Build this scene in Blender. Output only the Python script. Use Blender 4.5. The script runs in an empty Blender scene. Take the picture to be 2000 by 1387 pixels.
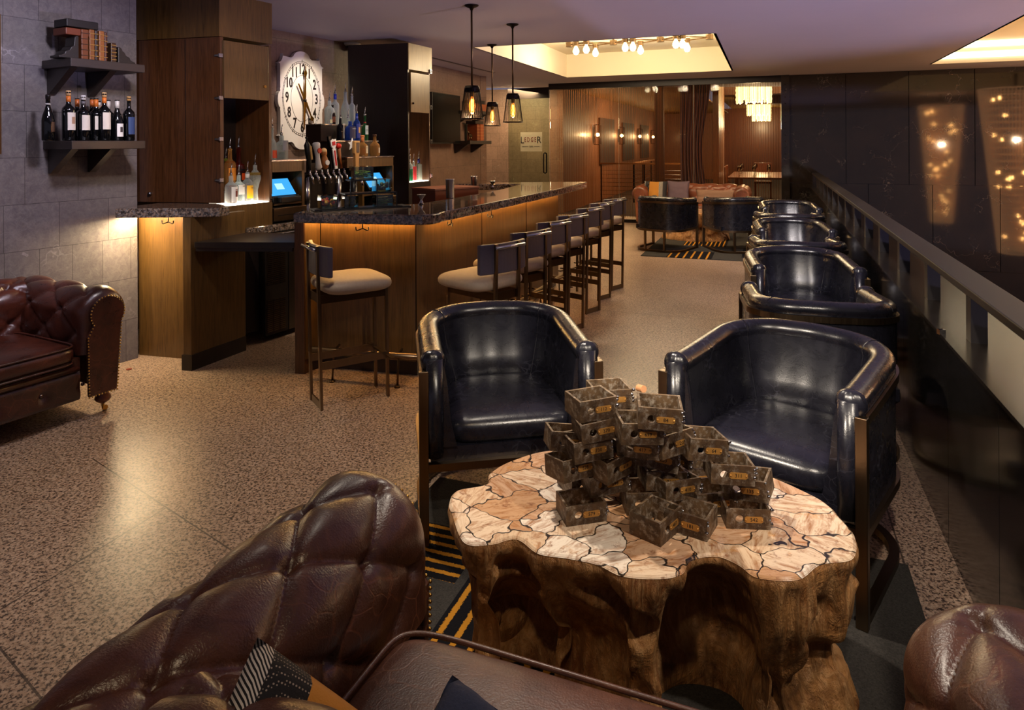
import bpy, bmesh, math, random
from mathutils import Vector, Matrix, noise
random.seed(7)
PI=math.pi; rad=math.radians
COL=bpy.context.scene.collection
# ---------------------------------------------------------------- camera model (2000 x 1387)
F=1333.;CX=1000.;CY=279.;RO=rad(.3);H=1.58
_c,_s=math.cos(RO),math.sin(RO)
def ray(px,py):
    u=(px-CX)/F;w=(CY-py)/F
    return u*_c+w*_s,-u*_s+w*_c
def at(px,py,z=0.):
    x,zz=ray(px,py);t=(z-H)/zz
    return (x*t,t)
def at3(px,py,z=0.):
    p=at(px,py,z); return (p[0],p[1],z)
def onpl(px,py,p,a):
    x,zz=ray(px,py);n=(math.cos(rad(a)),-math.sin(rad(a)))
    t=(p[0]*n[0]+p[1]*n[1])/(x*n[0]+n[1]);return Vector((x*t,t,H+zz*t))
def hd(a): return Vector((math.sin(rad(a)),math.cos(rad(a)),0))
# ---------------------------------------------------------------- object helpers
def tag(o,label=None,cat=None,group=None,kind=None):
    if label:o['label']=label
    if cat:o['category']=cat
    if group:o['group']=group
    if kind:o['kind']=kind
    return o
def thing(name,label,cat,loc=(0,0,0),rz=0,group=None):
    o=bpy.data.objects.new(name,None);COL.objects.link(o);o.location=loc;o.rotation_euler=(0,0,rz);o.empty_display_size=.05
    return tag(o,label,cat,group)
def obj(name,bm,m,parent=None,smooth=False,loc=None,rz=0,bev=0,seg=2):
    me=bpy.data.meshes.new(name);bmesh.ops.recalc_face_normals(bm,faces=bm.faces[:]);bm.to_mesh(me);bm.free()
    if isinstance(m,(list,tuple)):
        for k in m:me.materials.append(k)
    else:me.materials.append(m)
    if smooth:
        for p in me.polygons:p.use_smooth=True
    o=bpy.data.objects.new(name,me);COL.objects.link(o)
    if parent is not None:o.parent=parent
    if loc:o.location=loc
    if rz:o.rotation_euler=(0,0,rz)
    if bev:
        b=o.modifiers.new('bevel','BEVEL');b.width=bev;b.segments=seg;b.limit_method='ANGLE';b.angle_limit=rad(40)
    return o
def struct(name,bm,m,**k):
    o=obj(name,bm,m,**k);o['kind']='structure';return o
def B(): return bmesh.new()
def box(bm,c,s,rz=0,mi=0,M=None):
    m=Matrix.Translation(c)@Matrix.Rotation(rz,4,'Z')@Matrix.Diagonal((s[0],s[1],s[2],1))
    if M is not None:m=M@m
    r=bmesh.ops.create_cube(bm,size=1,matrix=m)
    for v in r['verts']:
        for f in v.link_faces:f.material_index=mi
    return bm
def bx(x0,x1,y0,y1,z0,z1,bm=None):
    if bm is None: bm=B()
    return box(bm,((x0+x1)/2,(y0+y1)/2,(z0+z1)/2),(abs(x1-x0),abs(y1-y0),abs(z1-z0)))
def bar(bm,p0,p1,w,h=None,mi=0):
    p0=Vector(p0);p1=Vector(p1);d=p1-p0;L=d.length;h=h or w
    z=d.normalized();up=Vector((0,0,1)) if abs(z.z)<.95 else Vector((1,0,0))
    x=up.cross(z).normalized();y=z.cross(x)
    m=Matrix((x,y,z)).transposed().to_4x4();m=Matrix.Translation((p0+p1)/2)@m@Matrix.Diagonal((w,h,L,1))
    r=bmesh.ops.create_cube(bm,size=1,matrix=m)
    for v in r['verts']:
        for f in v.link_faces:f.material_index=mi
    return bm
def cyl(bm,c,r,h,r2=None,seg=20,mi=0,M=None):
    m=Matrix.Translation((c[0],c[1],c[2]+h/2))
    if M is not None:m=M@m
    q=bmesh.ops.create_cone(bm,cap_ends=True,segments=seg,radius1=r,radius2=r if r2 is None else r2,depth=h,matrix=m)
    for v in q['verts']:
        for f in v.link_faces:f.material_index=mi
    return bm
def sph(bm,c,r,seg=14,sc=(1,1,1)):
    bmesh.ops.create_uvsphere(bm,u_segments=seg,v_segments=max(6,seg//2+2),radius=r,matrix=Matrix.Translation(c)@Matrix.Diagonal((*sc,1)));return bm
def tube(bm,pts,r,seg=10,closed=False,radii=None,cap=True):
    pts=[Vector(p) for p in pts];n=len(pts);rings=[];prev=None
    for i,p in enumerate(pts):
        if closed:t=pts[(i+1)%n]-pts[i-1]
        else:t=pts[min(i+1,n-1)]-pts[max(i-1,0)]
        t.normalize()
        if prev is None:
            up=Vector((0,0,1)) if abs(t.z)<.9 else Vector((1,0,0));x=t.cross(up).normalized()
        else:
            x=(prev-t*prev.dot(t)).normalized()
        prev=x;y=t.cross(x);rr=radii[i] if radii else r
        rings.append([bm.verts.new(p+(x*math.cos(2*PI*k/seg)+y*math.sin(2*PI*k/seg))*rr) for k in range(seg)])
    for i in range(n if closed else n-1):
        a=rings[i];b=rings[(i+1)%n]
        for k in range(seg):bm.faces.new((a[k],a[(k+1)%seg],b[(k+1)%seg],b[k]))
    if not closed and cap:
        bm.faces.new(rings[0]);bm.faces.new(rings[-1][::-1])
    return bm
def lathe(bm,prof,c=(0,0,0),seg=20,mi=0):
    rings=[]
    for r,z in prof:
        if r<1e-5:rings.append([bm.verts.new((c[0],c[1],c[2]+z))])
        else:rings.append([bm.verts.new((c[0]+r*math.cos(2*PI*k/seg),c[1]+r*math.sin(2*PI*k/seg),c[2]+z)) for k in range(seg)])
    for a,b in zip(rings,rings[1:]):
        if len(a)==1 and len(b)==1:continue
        for k in range(seg):
            if len(a)==1:f=bm.faces.new((a[0],b[(k+1)%seg],b[k]))
            elif len(b)==1:f=bm.faces.new((a[k],a[(k+1)%seg],b[0]))
            else:f=bm.faces.new((a[k],a[(k+1)%seg],b[(k+1)%seg],b[k]))
            f.material_index=mi
    if len(rings[0])>1:bm.faces.new(rings[0][::-1]).material_index=mi
    if len(rings[-1])>1:bm.faces.new(rings[-1]).material_index=mi
    return bm
def prism(bm,pts,z0,z1,mi=0):
    lo=[bm.verts.new((p[0],p[1],z0)) for p in pts];hi=[bm.verts.new((p[0],p[1],z1)) for p in pts];n=len(pts)
    fs=[bm.faces.new(lo[::-1]),bm.faces.new(hi)]+[bm.faces.new((lo[i],lo[(i+1)%n],hi[(i+1)%n],hi[i])) for i in range(n)]
    for f in fs:f.material_index=mi
    return bm
def vprism(bm,pts,o,u,w,t):
    """polygon in the vertical plane (o; u, Z) extruded by w*t"""
    o=Vector(o);u=Vector(u);w=Vector(w)*t
    a=[bm.verts.new(o+u*p[0]+Vector((0,0,p[1]))) for p in pts];b=[bm.verts.new(v.co+w) for v in a];n=len(pts)
    bm.faces.new(a[::-1]);bm.faces.new(b)
    for i in range(n):bm.faces.new((a[i],a[(i+1)%n],b[(i+1)%n],b[i]))
    return bm
def slab(bm,a,b,th,z0,z1,side=1):
    """vertical slab from plan point a to b, thickness th to the left (side=1) or right (-1)"""
    a=Vector((a[0],a[1]));b=Vector((b[0],b[1]));d=(b-a).normalized();n=Vector((-d.y,d.x))*th*side
    return prism(bm,[a,b,b+n,a+n],z0,z1)
def grid(fn,nu,nv,closeu=False):
    bm=B();V=[[bm.verts.new(fn(i/(nu if closeu else nu-1),j/(nv-1))) for j in range(nv)] for i in range(nu)]
    for i in range(nu if closeu else nu-1):
        for j in range(nv-1):
            bm.faces.new((V[i][j],V[(i+1)%nu][j],V[(i+1)%nu][j+1],V[i][j+1]))
    return bm,V
def kids(o): return [c for c in bpy.data.objects if c.parent==o]
def dup(o,loc=None,rz=None,label=None,group=None,parent=None,ch=None):
    c=o.copy();COL.objects.link(c)
    if parent is not None:c.parent=parent
    for k in (ch or CH).get(o.name,[]):dup(k,parent=c,ch=ch)
    if loc is not None:c.location=loc
    if rz is not None:c.rotation_euler=(0,0,rz)
    if label:c['label']=label
    if group:c['group']=group
    return c
CH={}
def index():
    CH.clear()
    for o in bpy.data.objects:
        if o.parent:CH.setdefault(o.parent.name,[]).append(o)
def text(s,size,m,parent,loc,rot,ext=.001,name='lettering',align='CENTER',sx=1,bold=0):
    cu=bpy.data.curves.new('t','FONT');cu.body=s;cu.size=size;cu.extrude=ext;cu.align_x=align;cu.align_y='CENTER';cu.resolution_u=2;cu.offset=bold
    o=bpy.data.objects.new('t',cu);COL.objects.link(o);bpy.context.view_layer.update()
    me=bpy.data.meshes.new_from_object(o.evaluated_get(bpy.context.evaluated_depsgraph_get()));bpy.data.objects.remove(o)
    me.materials.clear();me.materials.append(m)
    q=bpy.data.objects.new(name,me);COL.objects.link(q);q.parent=parent;q.location=loc;q.rotation_euler=rot;q.scale=(sx,1,1);return q
def light(kind,name,loc,energy,color,size=.1,target=None,spot=60,blend=.6,sy=None):
    d=bpy.data.lights.new(name,kind);d.energy=energy;d.color=color
    if kind=='AREA':
        d.size=size
        if sy:d.shape='RECTANGLE';d.size_y=sy
    else:d.shadow_soft_size=size
    if kind=='SPOT':d.spot_size=rad(spot);d.spot_blend=blend
    o=bpy.data.objects.new(name,d);COL.objects.link(o);o.location=loc
    if target is not None:o.rotation_euler=(Vector(target)-Vector(loc)).to_track_quat('-Z','Y').to_euler()
    return o
# ---------------------------------------------------------------- materials
def srgb(h):
    v=[int(h[i:i+2],16)/255 for i in (0,2,4)]
    return tuple([(c/12.92 if c<=.04045 else ((c+.055)/1.055)**2.4) for c in v]+[1])
class N:
    def __init__(s,name):
        s.m=bpy.data.materials.new(name);s.m.use_nodes=True;s.t=s.m.node_tree;s.b=s.t.nodes['Principled BSDF']
        s.co=s.n('ShaderNodeTexCoord').outputs['Object']
    def n(s,t,**k):
        x=s.t.nodes.new(t)
        for a,b in k.items():setattr(x,a,b)
        return x
    def l(s,a,b):s.t.links.new(a,b)
    def put(s,k,v):
        if hasattr(v,'is_linked') or hasattr(v,'links'):s.l(v,s.b.inputs[k])
        else:s.b.inputs[k].default_value=v
    def math(s,op,a,b=None,c=None,clamp=False):
        x=s.n('ShaderNodeMath',operation=op);x.use_clamp=clamp
        for i,v in enumerate((a,b,c)):
            if v is None:continue
            if hasattr(v,'links'):s.l(v,x.inputs[i])
            else:x.inputs[i].default_value=v
        return x.outputs[0]
    def mapv(s,scale=(1,1,1),rot=(0,0,0),vec=None):
        x=s.n('ShaderNodeMapping');s.l(vec or s.co,x.inputs[0]);x.inputs['Scale'].default_value=scale;x.inputs['Rotation'].default_value=rot;return x.outputs[0]
    def noise(s,sc,det=3,rough=.5,dist=0,vec=None,out=0):
        x=s.n('ShaderNodeTexNoise');s.l(vec or s.co,x.inputs['Vector']);x.inputs['Scale'].default_value=sc;x.inputs['Detail'].default_value=det;x.inputs['Roughness'].default_value=rough;x.inputs['Distortion'].default_value=dist;return x.outputs[out]
    def voro(s,sc,feat='F1',vec=None,out='Distance',rnd=1):
        x=s.n('ShaderNodeTexVoronoi',feature=feat);s.l(vec or s.co,x.inputs['Vector']);x.inputs['Scale'].default_value=sc;x.inputs['Randomness'].default_value=rnd;return x.outputs[out]
    def ramp(s,f,st,interp='LINEAR'):
        x=s.n('ShaderNodeValToRGB');r=x.color_ramp;r.interpolation=interp
        while len(r.elements)<len(st):r.elements.new(.5)
        for e,(p,c) in zip(r.elements,st):
            e.position=p;e.color=srgb(c) if isinstance(c,str) else (c,c,c,1)
        s.l(f,x.inputs[0]);return x.outputs[0]
    def mix(s,f,a,b,bt='MIX'):
        x=s.n('ShaderNodeMix',data_type='RGBA',blend_type=bt)
        for k,v in ((0,f),(6,a),(7,b)):
            if hasattr(v,'links'):s.l(v,x.inputs[k])
            else:x.inputs[k].default_value=srgb(v) if isinstance(v,str) else v
        return x.outputs[2]
    def bump(s,h,st=.3,d=.01,nrm=None):
        x=s.n('ShaderNodeBump');x.inputs['Strength'].default_value=st;x.inputs['Distance'].default_value=d;s.l(h,x.inputs['Height'])
        if nrm:s.l(nrm,x.inputs['Normal'])
        s.l(x.outputs[0],s.b.inputs['Normal']);return x.outputs[0]
def plain(name,c,rough=.5,metal=0,var=.0,bump=0,sc=30,coat=0,spec=.5,trans=0,ior=1.45,alpha=1,emis=0,ec=None):
    a=N(name);a.put('Roughness',rough);a.put('Metallic',metal);a.put('Specular IOR Level',spec);a.put('IOR',ior)
    if coat:a.put('Coat Weight',coat);a.put('Coat Roughness',.1)
    if trans:a.put('Transmission Weight',trans)
    if alpha<1:a.put('Alpha',alpha)
    nz=a.noise(sc,4)
    v=var or .06
    col=srgb(c);d=tuple(x*(1-v) for x in col[:3])+(1,);e=tuple(min(1,x*(1+v)) for x in col[:3])+(1,)
    a.l(a.mix(nz,d,e),a.b.inputs['Base Color'])
    if bump:a.bump(nz,bump,.004)
    if emis:
        a.b.inputs['Emission Color'].default_value=srgb(ec or c);a.b.inputs['Emission Strength'].default_value=emis
    return a.m
def mk_leather(name,c1,c2,c3,rough,crack=.25,sc=1.,crackcol=None,cw=.6,cm=.5,cs=9,ww=1.6):
    a=N(name);big=a.noise(2.2*sc,4,.6);fine=a.noise(9*sc,5,.7,1.2)
    m=a.mix(a.ramp(fine,[(.35,0.),(.7,1.)]),c1,c2);m=a.mix(a.ramp(big,[(.42,0.),(.68,1.)]),m,c3)
    w=a.noise(5*sc,4,.6,2.0)
    dv=a.n('ShaderNodeVectorMath',operation='ADD');a.l(a.co,dv.inputs[0]);nz=a.noise(6*sc,2,.5,0,out=1);sv=a.n('ShaderNodeVectorMath',operation='SCALE');a.l(nz,sv.inputs[0]);sv.inputs['Scale'].default_value=.25;a.l(sv.outputs[0],dv.inputs[1])
    ck=a.voro(cs*sc,'DISTANCE_TO_EDGE',dv.outputs[0]);ckr=a.ramp(ck,[(0,1.),(.035,0.)])
    msk=a.math('MULTIPLY',ckr,a.ramp(a.noise(1.7*sc,3),[(.45,0.),(.65,1.)]))
    if crackcol:m=a.mix(a.math('MULTIPLY',msk,cm),m,crackcol)
    a.put('Base Color',m);a.put('Roughness',a.math('MULTIPLY_ADD',fine,.22,rough-.11))
    a.put('Specular IOR Level',.55);a.put('Coat Weight',.25);a.put('Coat Roughness',.25)
    h=a.math('SUBTRACT',a.noise(220*sc,2),a.math('MULTIPLY',msk,cw));h=a.math('ADD',h,a.math('MULTIPLY',w,ww))
    a.bump(h,crack,.004);return a.m
LEA=mk_leather('brown_leather','42241a','5e3826','281511',.36,.3,1.,'8a5236')
LEAC=mk_leather('cushion_leather','43241a','5c3524','2f1711',.46,.3,1.,'7c5240')
LEAR=mk_leather('red_brown_leather','3c1a11','5a2a1a','230f0a',.30,.25,1.,'6a3828',.3,.3)
LEAT=mk_leather('tan_leather','7a4028','92543a','552a1c',.36,.3,1.,'a06848')
BLK=mk_leather('black_leather','14141c','1e1e28','0c0c12',.28,.10,1.2,'5c5c6a',.15,.6,13,.5)
def mk_wood(name,c1,c2,c3,rough=.35,sc=1.,axis='z',coat=.2):
    a=N(name);s=(14*sc,14*sc,.9*sc) if axis=='z' else ((.9*sc,14*sc,14*sc) if axis=='x' else (14*sc,.9*sc,14*sc))
    v=a.mapv(s);g=a.noise(1.6,6,.65,1.4,v);f=a.noise(7,3,.6,0,v)
    m=a.mix(a.ramp(g,[(.32,0.),(.68,1.)]),c1,c2);m=a.mix(a.ramp(f,[(.5,0.),(.75,.8)]),m,c3)
    a.put('Base Color',m);a.put('Roughness',rough);a.put('Coat Weight',coat);a.put('Coat Roughness',.2);a.bump(f,.08,.002);return a.m
WAL=mk_wood('walnut','40240f','5c3820','28150b')
WALB=mk_wood('bronze_walnut','4e371a','674a25','3a2710',.33)
WALD=mk_wood('dark_walnut','160b07','22120b','0d0604',.4)
SHW=mk_wood('espresso_shelf_wood','241b18','30241f','181210',.5,axis='x')
GOLDP=mk_wood('bronze_panel','6e5122','7d5e2c','5a4018',.34)
PANEL=mk_wood('panel_wood_far','7a4a2a','8e5a36','5c351d',.5)
MAHO=mk_wood('mahogany','5a2c16','6e3a20','43200f',.4)
def mk_metal(name,c,rough,var=.15,brush=True):
    a=N(name);a.put('Metallic',1.);nz=a.noise(1,4,.6,0,a.mapv((90,90,3) if brush else (20,20,20)))
    col=srgb(c);a.l(a.mix(nz,tuple(x*(1-var) for x in col[:3])+(1,),tuple(min(1,x*(1+var)) for x in col[:3])+(1,)),a.b.inputs['Base Color'])
    a.put('Roughness',a.math('MULTIPLY_ADD',nz,.15,rough-.07));return a.m
BRZ=mk_metal('aged_bronze','7d6a55',.3);BRZD=mk_metal('dark_bronze','5a4630',.34);BRASS=mk_metal('brass','b08a48',.3)
STEEL=mk_metal('steel','b4b4ba',.22);CHR=mk_metal('chrome','d8d8dc',.1);DKM=mk_metal('black_metal','2a2320',.45)
IRON=None
def mk_iron():
    a=N('rusted_iron');n1=a.noise(18,5,.7);n2=a.noise(60,4,.7)
    m=a.mix(a.ramp(n1,[(.38,0.),(.62,1.)]),'4a3a2c','7a6248');m=a.mix(a.ramp(n2,[(.5,0.),(.72,1.)]),m,'b4aa9c');m=a.mix(a.ramp(a.noise(7,4,.6),[(.5,0.),(.7,.8)]),m,'3b2418')
    a.put('Base Color',m);a.put('Metallic',.45);a.put('Roughness',a.math('MULTIPLY_ADD',n2,.3,.32));a.bump(n2,.3,.002);return a.m
IRON=mk_iron()
def mk_granite(name='granite'):
    a=N(name);v=a.voro(95,out='Color');v1=a.n('ShaderNodeSeparateColor');a.l(v,v1.inputs[0]);n1=a.noise(38,4,.7)
    m=a.ramp(v1.outputs[0],[(0,'5f5046'),(.3,'8b7462'),(.55,'7d7672'),(.78,'a08c78'),(1,'4a3f3a')],'CONSTANT')
    m=a.mix(a.ramp(n1,[(.46,0.),(.6,1.)]),m,'33291f');a.put('Base Color',m);a.put('Roughness',.07);a.put('Specular IOR Level',.6);a.put('Coat Weight',.5);a.put('Coat Roughness',.03);return a.m
GRA=mk_granite()
def mk_floor():
    a=N('terrazzo');p=a.mapv((1,1,1))
    v=a.voro(120,out='Color');s=a.n('ShaderNodeSeparateColor');a.l(v,s.inputs[0])
    n=a.noise(75,3,.75);big=a.noise(.7,3)
    chip=a.ramp(n,[(.44,0.),(.53,1.)])
    m=a.mix(chip,'3c2e26','a88d78');m=a.mix(a.math('MULTIPLY',a.ramp(s.outputs[1],[(.7,0.),(.72,1.)]),.6),m,'c4ab96')
    m=a.mix(a.ramp(big,[(.35,0.),(.7,.25)]),m,'6d5a4c')
    # explicit joint lines
    sp=a.n('ShaderNodeSeparateXYZ');a.l(a.co,sp.inputs[0]);x,y=sp.outputs[0],sp.outputs[1]
    def line(p0,p1):
        d=Vector((p1[0]-p0[0],p1[1]-p0[1])).normalized();nx,ny=-d.y,d.x;c=nx*p0[0]+ny*p0[1]
        q=a.math('ADD',a.math('MULTIPLY',x,nx),a.math('MULTIPLY',y,ny));return a.math('ABSOLUTE',a.math('SUBTRACT',q,c)),(d,Vector(p0))
    J=None
    def add(p0,p1,t0,t1):
        nonlocal J
        q,(d,o)=line(p0,p1);b=a.math('LESS_THAN',q,.0035)
        al=a.math('ADD',a.math('MULTIPLY',x,d.x),a.math('MULTIPLY',y,d.y));o2=d.dot(o)
        b=a.math('MULTIPLY',b,a.math('GREATER_THAN',al,o2+t0));b=a.math('MULTIPLY',b,a.math('LESS_THAN',al,o2+t1))
        J=b if J is None else a.math('MAXIMUM',J,b)
    A0,A1=at(223,924),at(446,1071);add(A0,A1,-.25,1.6)
    B0,B1=at(323,993),at(266,1028);add(B0,B1,0,.9)
    C0,C1=at(0,1266),at(62,1342);add(C0,C1,-2,3)
    D0=at(1772,862);add((D0[0]-.22,D0[1]),(D0[0]-.22-.3535,D0[1]-.9354),-9,3)
    for k in range(5):
        o=Vector((.6,6.5))+Vector((.354,.935))*k*1.6;add((o.x,o.y),(o.x+.935,o.y-.354),-.4,2.6)
    m=a.mix(a.math('MULTIPLY',J,.8),m,'2a211b')
    a.put('Base Color',m);a.put('Roughness',a.math('MULTIPLY_ADD',a.noise(3,3),.16,.26));a.put('Specular IOR Level',.5)
    a.bump(a.math('SUBTRACT',a.math('MULTIPLY',n,.5),J),.35,.003);return a.m
def mk_slate(name,c1,c2,c3,rough,gloss=.5,vsc=1.,vein='a09aa0',veinamt=.5,bmp=.3,tile=True,coat=0):
    a=N(name);n1=a.noise(1.6*vsc,6,.75,.8);n2=a.noise(22*vsc,8,.8,.6)
    m=a.mix(a.ramp(n1,[(.35,0.),(.65,1.)]),c1,c2);m=a.mix(a.ramp(n2,[(.4,0.),(.75,.8)]),m,c3)
    dv=a.n('ShaderNodeVectorMath',operation='ADD');sv=a.n('ShaderNodeVectorMath',operation='SCALE');a.l(a.noise(2.3*vsc,4,.6,out=1),sv.inputs[0]);sv.inputs['Scale'].default_value=1.1;a.l(a.co,dv.inputs[0]);a.l(sv.outputs[0],dv.inputs[1])
    ve=a.voro(1.5*vsc,'DISTANCE_TO_EDGE',dv.outputs[0]);vm=a.math('MULTIPLY',a.ramp(ve,[(0,1.),(.012,0.)]),a.ramp(a.noise(1.9*vsc,3),[(.52,0.),(.66,1.)]))
    m=a.mix(a.math('MULTIPLY',vm,veinamt),m,vein)
    h=n2
    if tile:
        bt=a.n('ShaderNodeTexBrick');a.l(a.mapv((1,1,1),(rad(90),0,0)),bt.inputs['Vector']);bt.inputs['Scale'].default_value=1;bt.inputs['Mortar Size'].default_value=.0018;bt.inputs['Brick Width'].default_value=.33;bt.inputs['Row Height'].default_value=.3;bt.squash=.62;bt.squash_frequency=3;bt.inputs['Color1'].default_value=(1,1,1,1);bt.inputs['Color2'].default_value=(.86,.86,.86,1);bt.inputs['Mortar'].default_value=(.3,.3,.3,1);bt.offset=.37
        m=a.mix(1.,m,bt.outputs['Color'],'MULTIPLY')
    m=a.mix(a.math('MULTIPLY',a.ramp(a.voro(4*vsc,'DISTANCE_TO_EDGE',dv.outputs[0]),[(0,1.),(.008,0.)]),a.ramp(a.noise(3.1*vsc,3),[(.6,0.),(.68,.35)])),m,vein)
    a.put('Base Color',m);a.put('Roughness',rough);a.put('Specular IOR Level',gloss)
    if coat:a.put('Coat Weight',coat);a.put('Coat Roughness',.06)
    a.bump(h,bmp,.004);return a.m
def mk_petri():
    a=N('petrified_wood_mosaic');dv=a.n('ShaderNodeVectorMath',operation='ADD');sv=a.n('ShaderNodeVectorMath',operation='SCALE');a.l(a.noise(7,3,.55,out=1),sv.inputs[0]);sv.inputs['Scale'].default_value=.16;a.l(a.mapv((1,1.25,.0)),dv.inputs[0]);a.l(sv.outputs[0],dv.inputs[1]);P=dv.outputs[0]
    e=a.voro(7.2,'DISTANCE_TO_EDGE',P);c=a.voro(7.2,'F1',P,'Color');s=a.n('ShaderNodeSeparateColor');a.l(c,s.inputs[0])
    base=a.ramp(s.outputs[0],[(0,'e6cdb0'),(.2,'cfa987'),(.4,'f0e2d0'),(.6,'c79c74'),(.78,'dcc0a0'),(1,'b98a5c')],'CONSTANT')
    # streak direction changes per cell
    rot=a.n('ShaderNodeVectorRotate',rotation_type='Z_AXIS');a.l(a.co,rot.inputs['Vector']);a.l(a.math('MULTIPLY',s.outputs[1],6.28),rot.inputs['Angle'])
    mp=a.mapv((7,28,7),vec=rot.outputs[0]);st=a.noise(1.3,6,.7,1.6,mp);sp=a.noise(34,4,.7)
    m=a.mix(a.ramp(st,[(.45,0.),(.66,.85)]),base,'9c6230');m=a.mix(a.ramp(sp,[(.56,0.),(.7,.8)]),m,'7d4a2c');m=a.mix(a.ramp(a.noise(11,5,.7),[(.6,0.),(.72,.8)]),m,'c98a3a')
    dk=a.math('GREATER_THAN',s.outputs[2],.975);m=a.mix(a.math('MULTIPLY',dk,.8),m,'2a2522')
    cr=a.ramp(e,[(.0,1.),(.012,.9),(.02,0.)]);m=a.mix(cr,m,'0d0b0b')
    a.put('Base Color',m);a.put('Roughness',.22);a.put('Coat Weight',.4);a.put('Coat Roughness',.08);a.bump(a.math('SUBTRACT',a.math('MULTIPLY',st,.2),cr),.25,.003);return a.m
def mk_bark(name='carved_petrified_bark'):
    a=N(name);g=a.noise(2.2,6,.7,1.0,a.mapv((16,16,2.2)));n=a.noise(6,5,.7,.6)
    m=a.mix(a.ramp(n,[(.35,0.),(.65,1.)]),'7d4a24','c08a52');m=a.mix(a.ramp(g,[(.45,0.),(.7,.85)]),m,'d3a470');m=a.mix(a.ramp(a.noise(4,4,.7),[(.55,0.),(.7,.9)]),m,'3a1f0f')
    a.put('Base Color',m);a.put('Roughness',.5);a.bump(a.math('ADD',a.math('MULTIPLY',g,1.2),n),.9,.02);return a.m
def mk_rug():
    a=N('striped_rug');sp=a.n('ShaderNodeSeparateXYZ');a.l(a.co,sp.inputs[0]);x,y=sp.outputs[0],sp.outputs[1]
    nz=a.noise(160,3,.7)
    def bands(ang,per,w,off,x0,x1,y0,y1):
        ca,sa=math.cos(rad(ang)),math.sin(rad(ang))
        u=a.math('ADD',a.math('MULTIPLY',x,ca),a.math('MULTIPLY',y,sa));v=a.math('ADD',a.math('MULTIPLY',x,-sa),a.math('MULTIPLY',y,ca))
        u2=a.math('ADD',u,a.math('MULTIPLY',a.math('SUBTRACT',nz,.5),.018))
        f=a.math('FRACT',a.math('DIVIDE',a.math('ADD',u2,10+off),per));s=a.math('LESS_THAN',f,w)
        msk=None
        for q,lo,hi in ((u,x0,x1),(v,y0,y1)):
            for op,k in (('GREATER_THAN',lo),('LESS_THAN',hi)):
                z=a.math(op,q,k);msk=z if msk is None else a.math('MULTIPLY',msk,z)
        return a.math('MULTIPLY',s,msk),msk
    m=a.mix(a.ramp(nz,[(.3,0.),(.7,1.)]),'2c2a28','43403d')
    for pr in RUGB:
        s,k=bands(*pr);m=a.mix(k,m,'131216');m=a.mix(s,m,'b07824')
    a.put('Base Color',m);a.put('Roughness',.95);a.put('Specular IOR Level',.1);a.bump(nz,.6,.004);return a.m
# bands: angle of the axis across the stripes, period, width, offset, extent across, extent along
RUGB=[(90,.052,.36,.012,.77,1.09,.565,.97),(0,.062,.32,.0,-.53,.1,-.3,.9),(0,.1,.25,.0,-.62,-.02,-1.46,-.85),(0,.1,.25,.0,.35,.86,-1.2,-.3)]
SLATE=mk_slate('slate_tiles','544e50','68605f','837a76',.5,.4,1.,'b0a8a8',.55)
SLATEW=mk_slate('warm_slate','5e483c','74594c','826858',.5,.4,1.2,'b8a898',.4)
MARB=mk_slate('black_marble','1b1715','282220','2c2624',.06,.55,1.1,'8a8080',.5,.008,False,.25)
MARB2=mk_slate('curb_marble','15130f','1d1a17','262320',.14,.55,2.,'77706c',.45,.03,False,.2)
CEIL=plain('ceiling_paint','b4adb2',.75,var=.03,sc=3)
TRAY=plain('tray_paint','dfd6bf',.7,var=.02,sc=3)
WHT=plain('white_plastic','d8d8d8',.35);BLKP=plain('black_plastic','0a0a0c',.35);RUB=plain('dark_rubber','101012',.7)
CLOTH=plain('stool_upholstery','a3917f',.6,var=.12,bump=.15,sc=60);CLOTHG=plain('stool_back_leather','4a4250',.42,var=.12,bump=.1,sc=60)
GLS=plain('clear_glass','ffffff',.02,trans=1,ior=1.3,var=.001)
def mk_pane(name,tint,al,rough=.02):
    a=N(name);t=a.t;out=t.nodes['Material Output'];tr=a.n('ShaderNodeBsdfTransparent');tr.inputs[0].default_value=srgb(tint);gl=a.n('ShaderNodeBsdfGlossy');gl.inputs['Roughness'].default_value=rough;gl.inputs[0].default_value=(.9,.9,.9,1)
    fr=a.n('ShaderNodeFresnel');fr.inputs[0].default_value=al;mx=a.n('ShaderNodeMixShader');a.l(fr.outputs[0],mx.inputs[0]);a.l(tr.outputs[0],mx.inputs[1]);a.l(gl.outputs[0],mx.inputs[2]);a.l(mx.outputs[0],out.inputs[0]);return a.m
PANE=mk_pane('window_glass','f4eee4',1.12);PANEG=mk_pane('green_door_glass','dfe8dc',1.4);SHIELD=mk_pane('jar_glass','e6eee8',1.5)
WINE=plain('wine_bottle_glass','07080a',.06,spec=.8);LAB=plain('cream_label','d9cfc4',.6);LABW=plain('white_label','e4e2e0',.6);LABB=plain('blue_label','2c4272',.5)
def emit(name,c,s):
    a=N(name);a.put('Base Color',srgb('000000'));a.b.inputs['Emission Color'].default_value=srgb(c);a.b.inputs['Emission Strength'].default_value=s;return a.m
LED=emit('warm_led','ffc474',115);BULB=emit('bulb_filament','ffb560',22);TRB=emit('tray_bulb','ffc870',30);SHELFLED=emit('shelf_light_panel','fff2d8',8);COVE=emit('cove_strip','ffefc8',3.6)
# ================================================================ SETTING
C0=2.785
FL=B();prism(FL,[(-6,-3),(.686+.378*-3+.1,-3),(.686+.378*13.4+.1,13.4),(.5,15.2),(-6,15.2)],-.2,0)
struct('floor',FL,mk_floor())
f2=B();prism(f2,[(-1.0,13.9),(5.4,12.3),(17,24),(15,42),(-1,42)],-.2,-.002)
struct('floor_2',f2,plain('dark_carpet','2e1c14',.9,sc=60,bump=.2))
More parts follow.
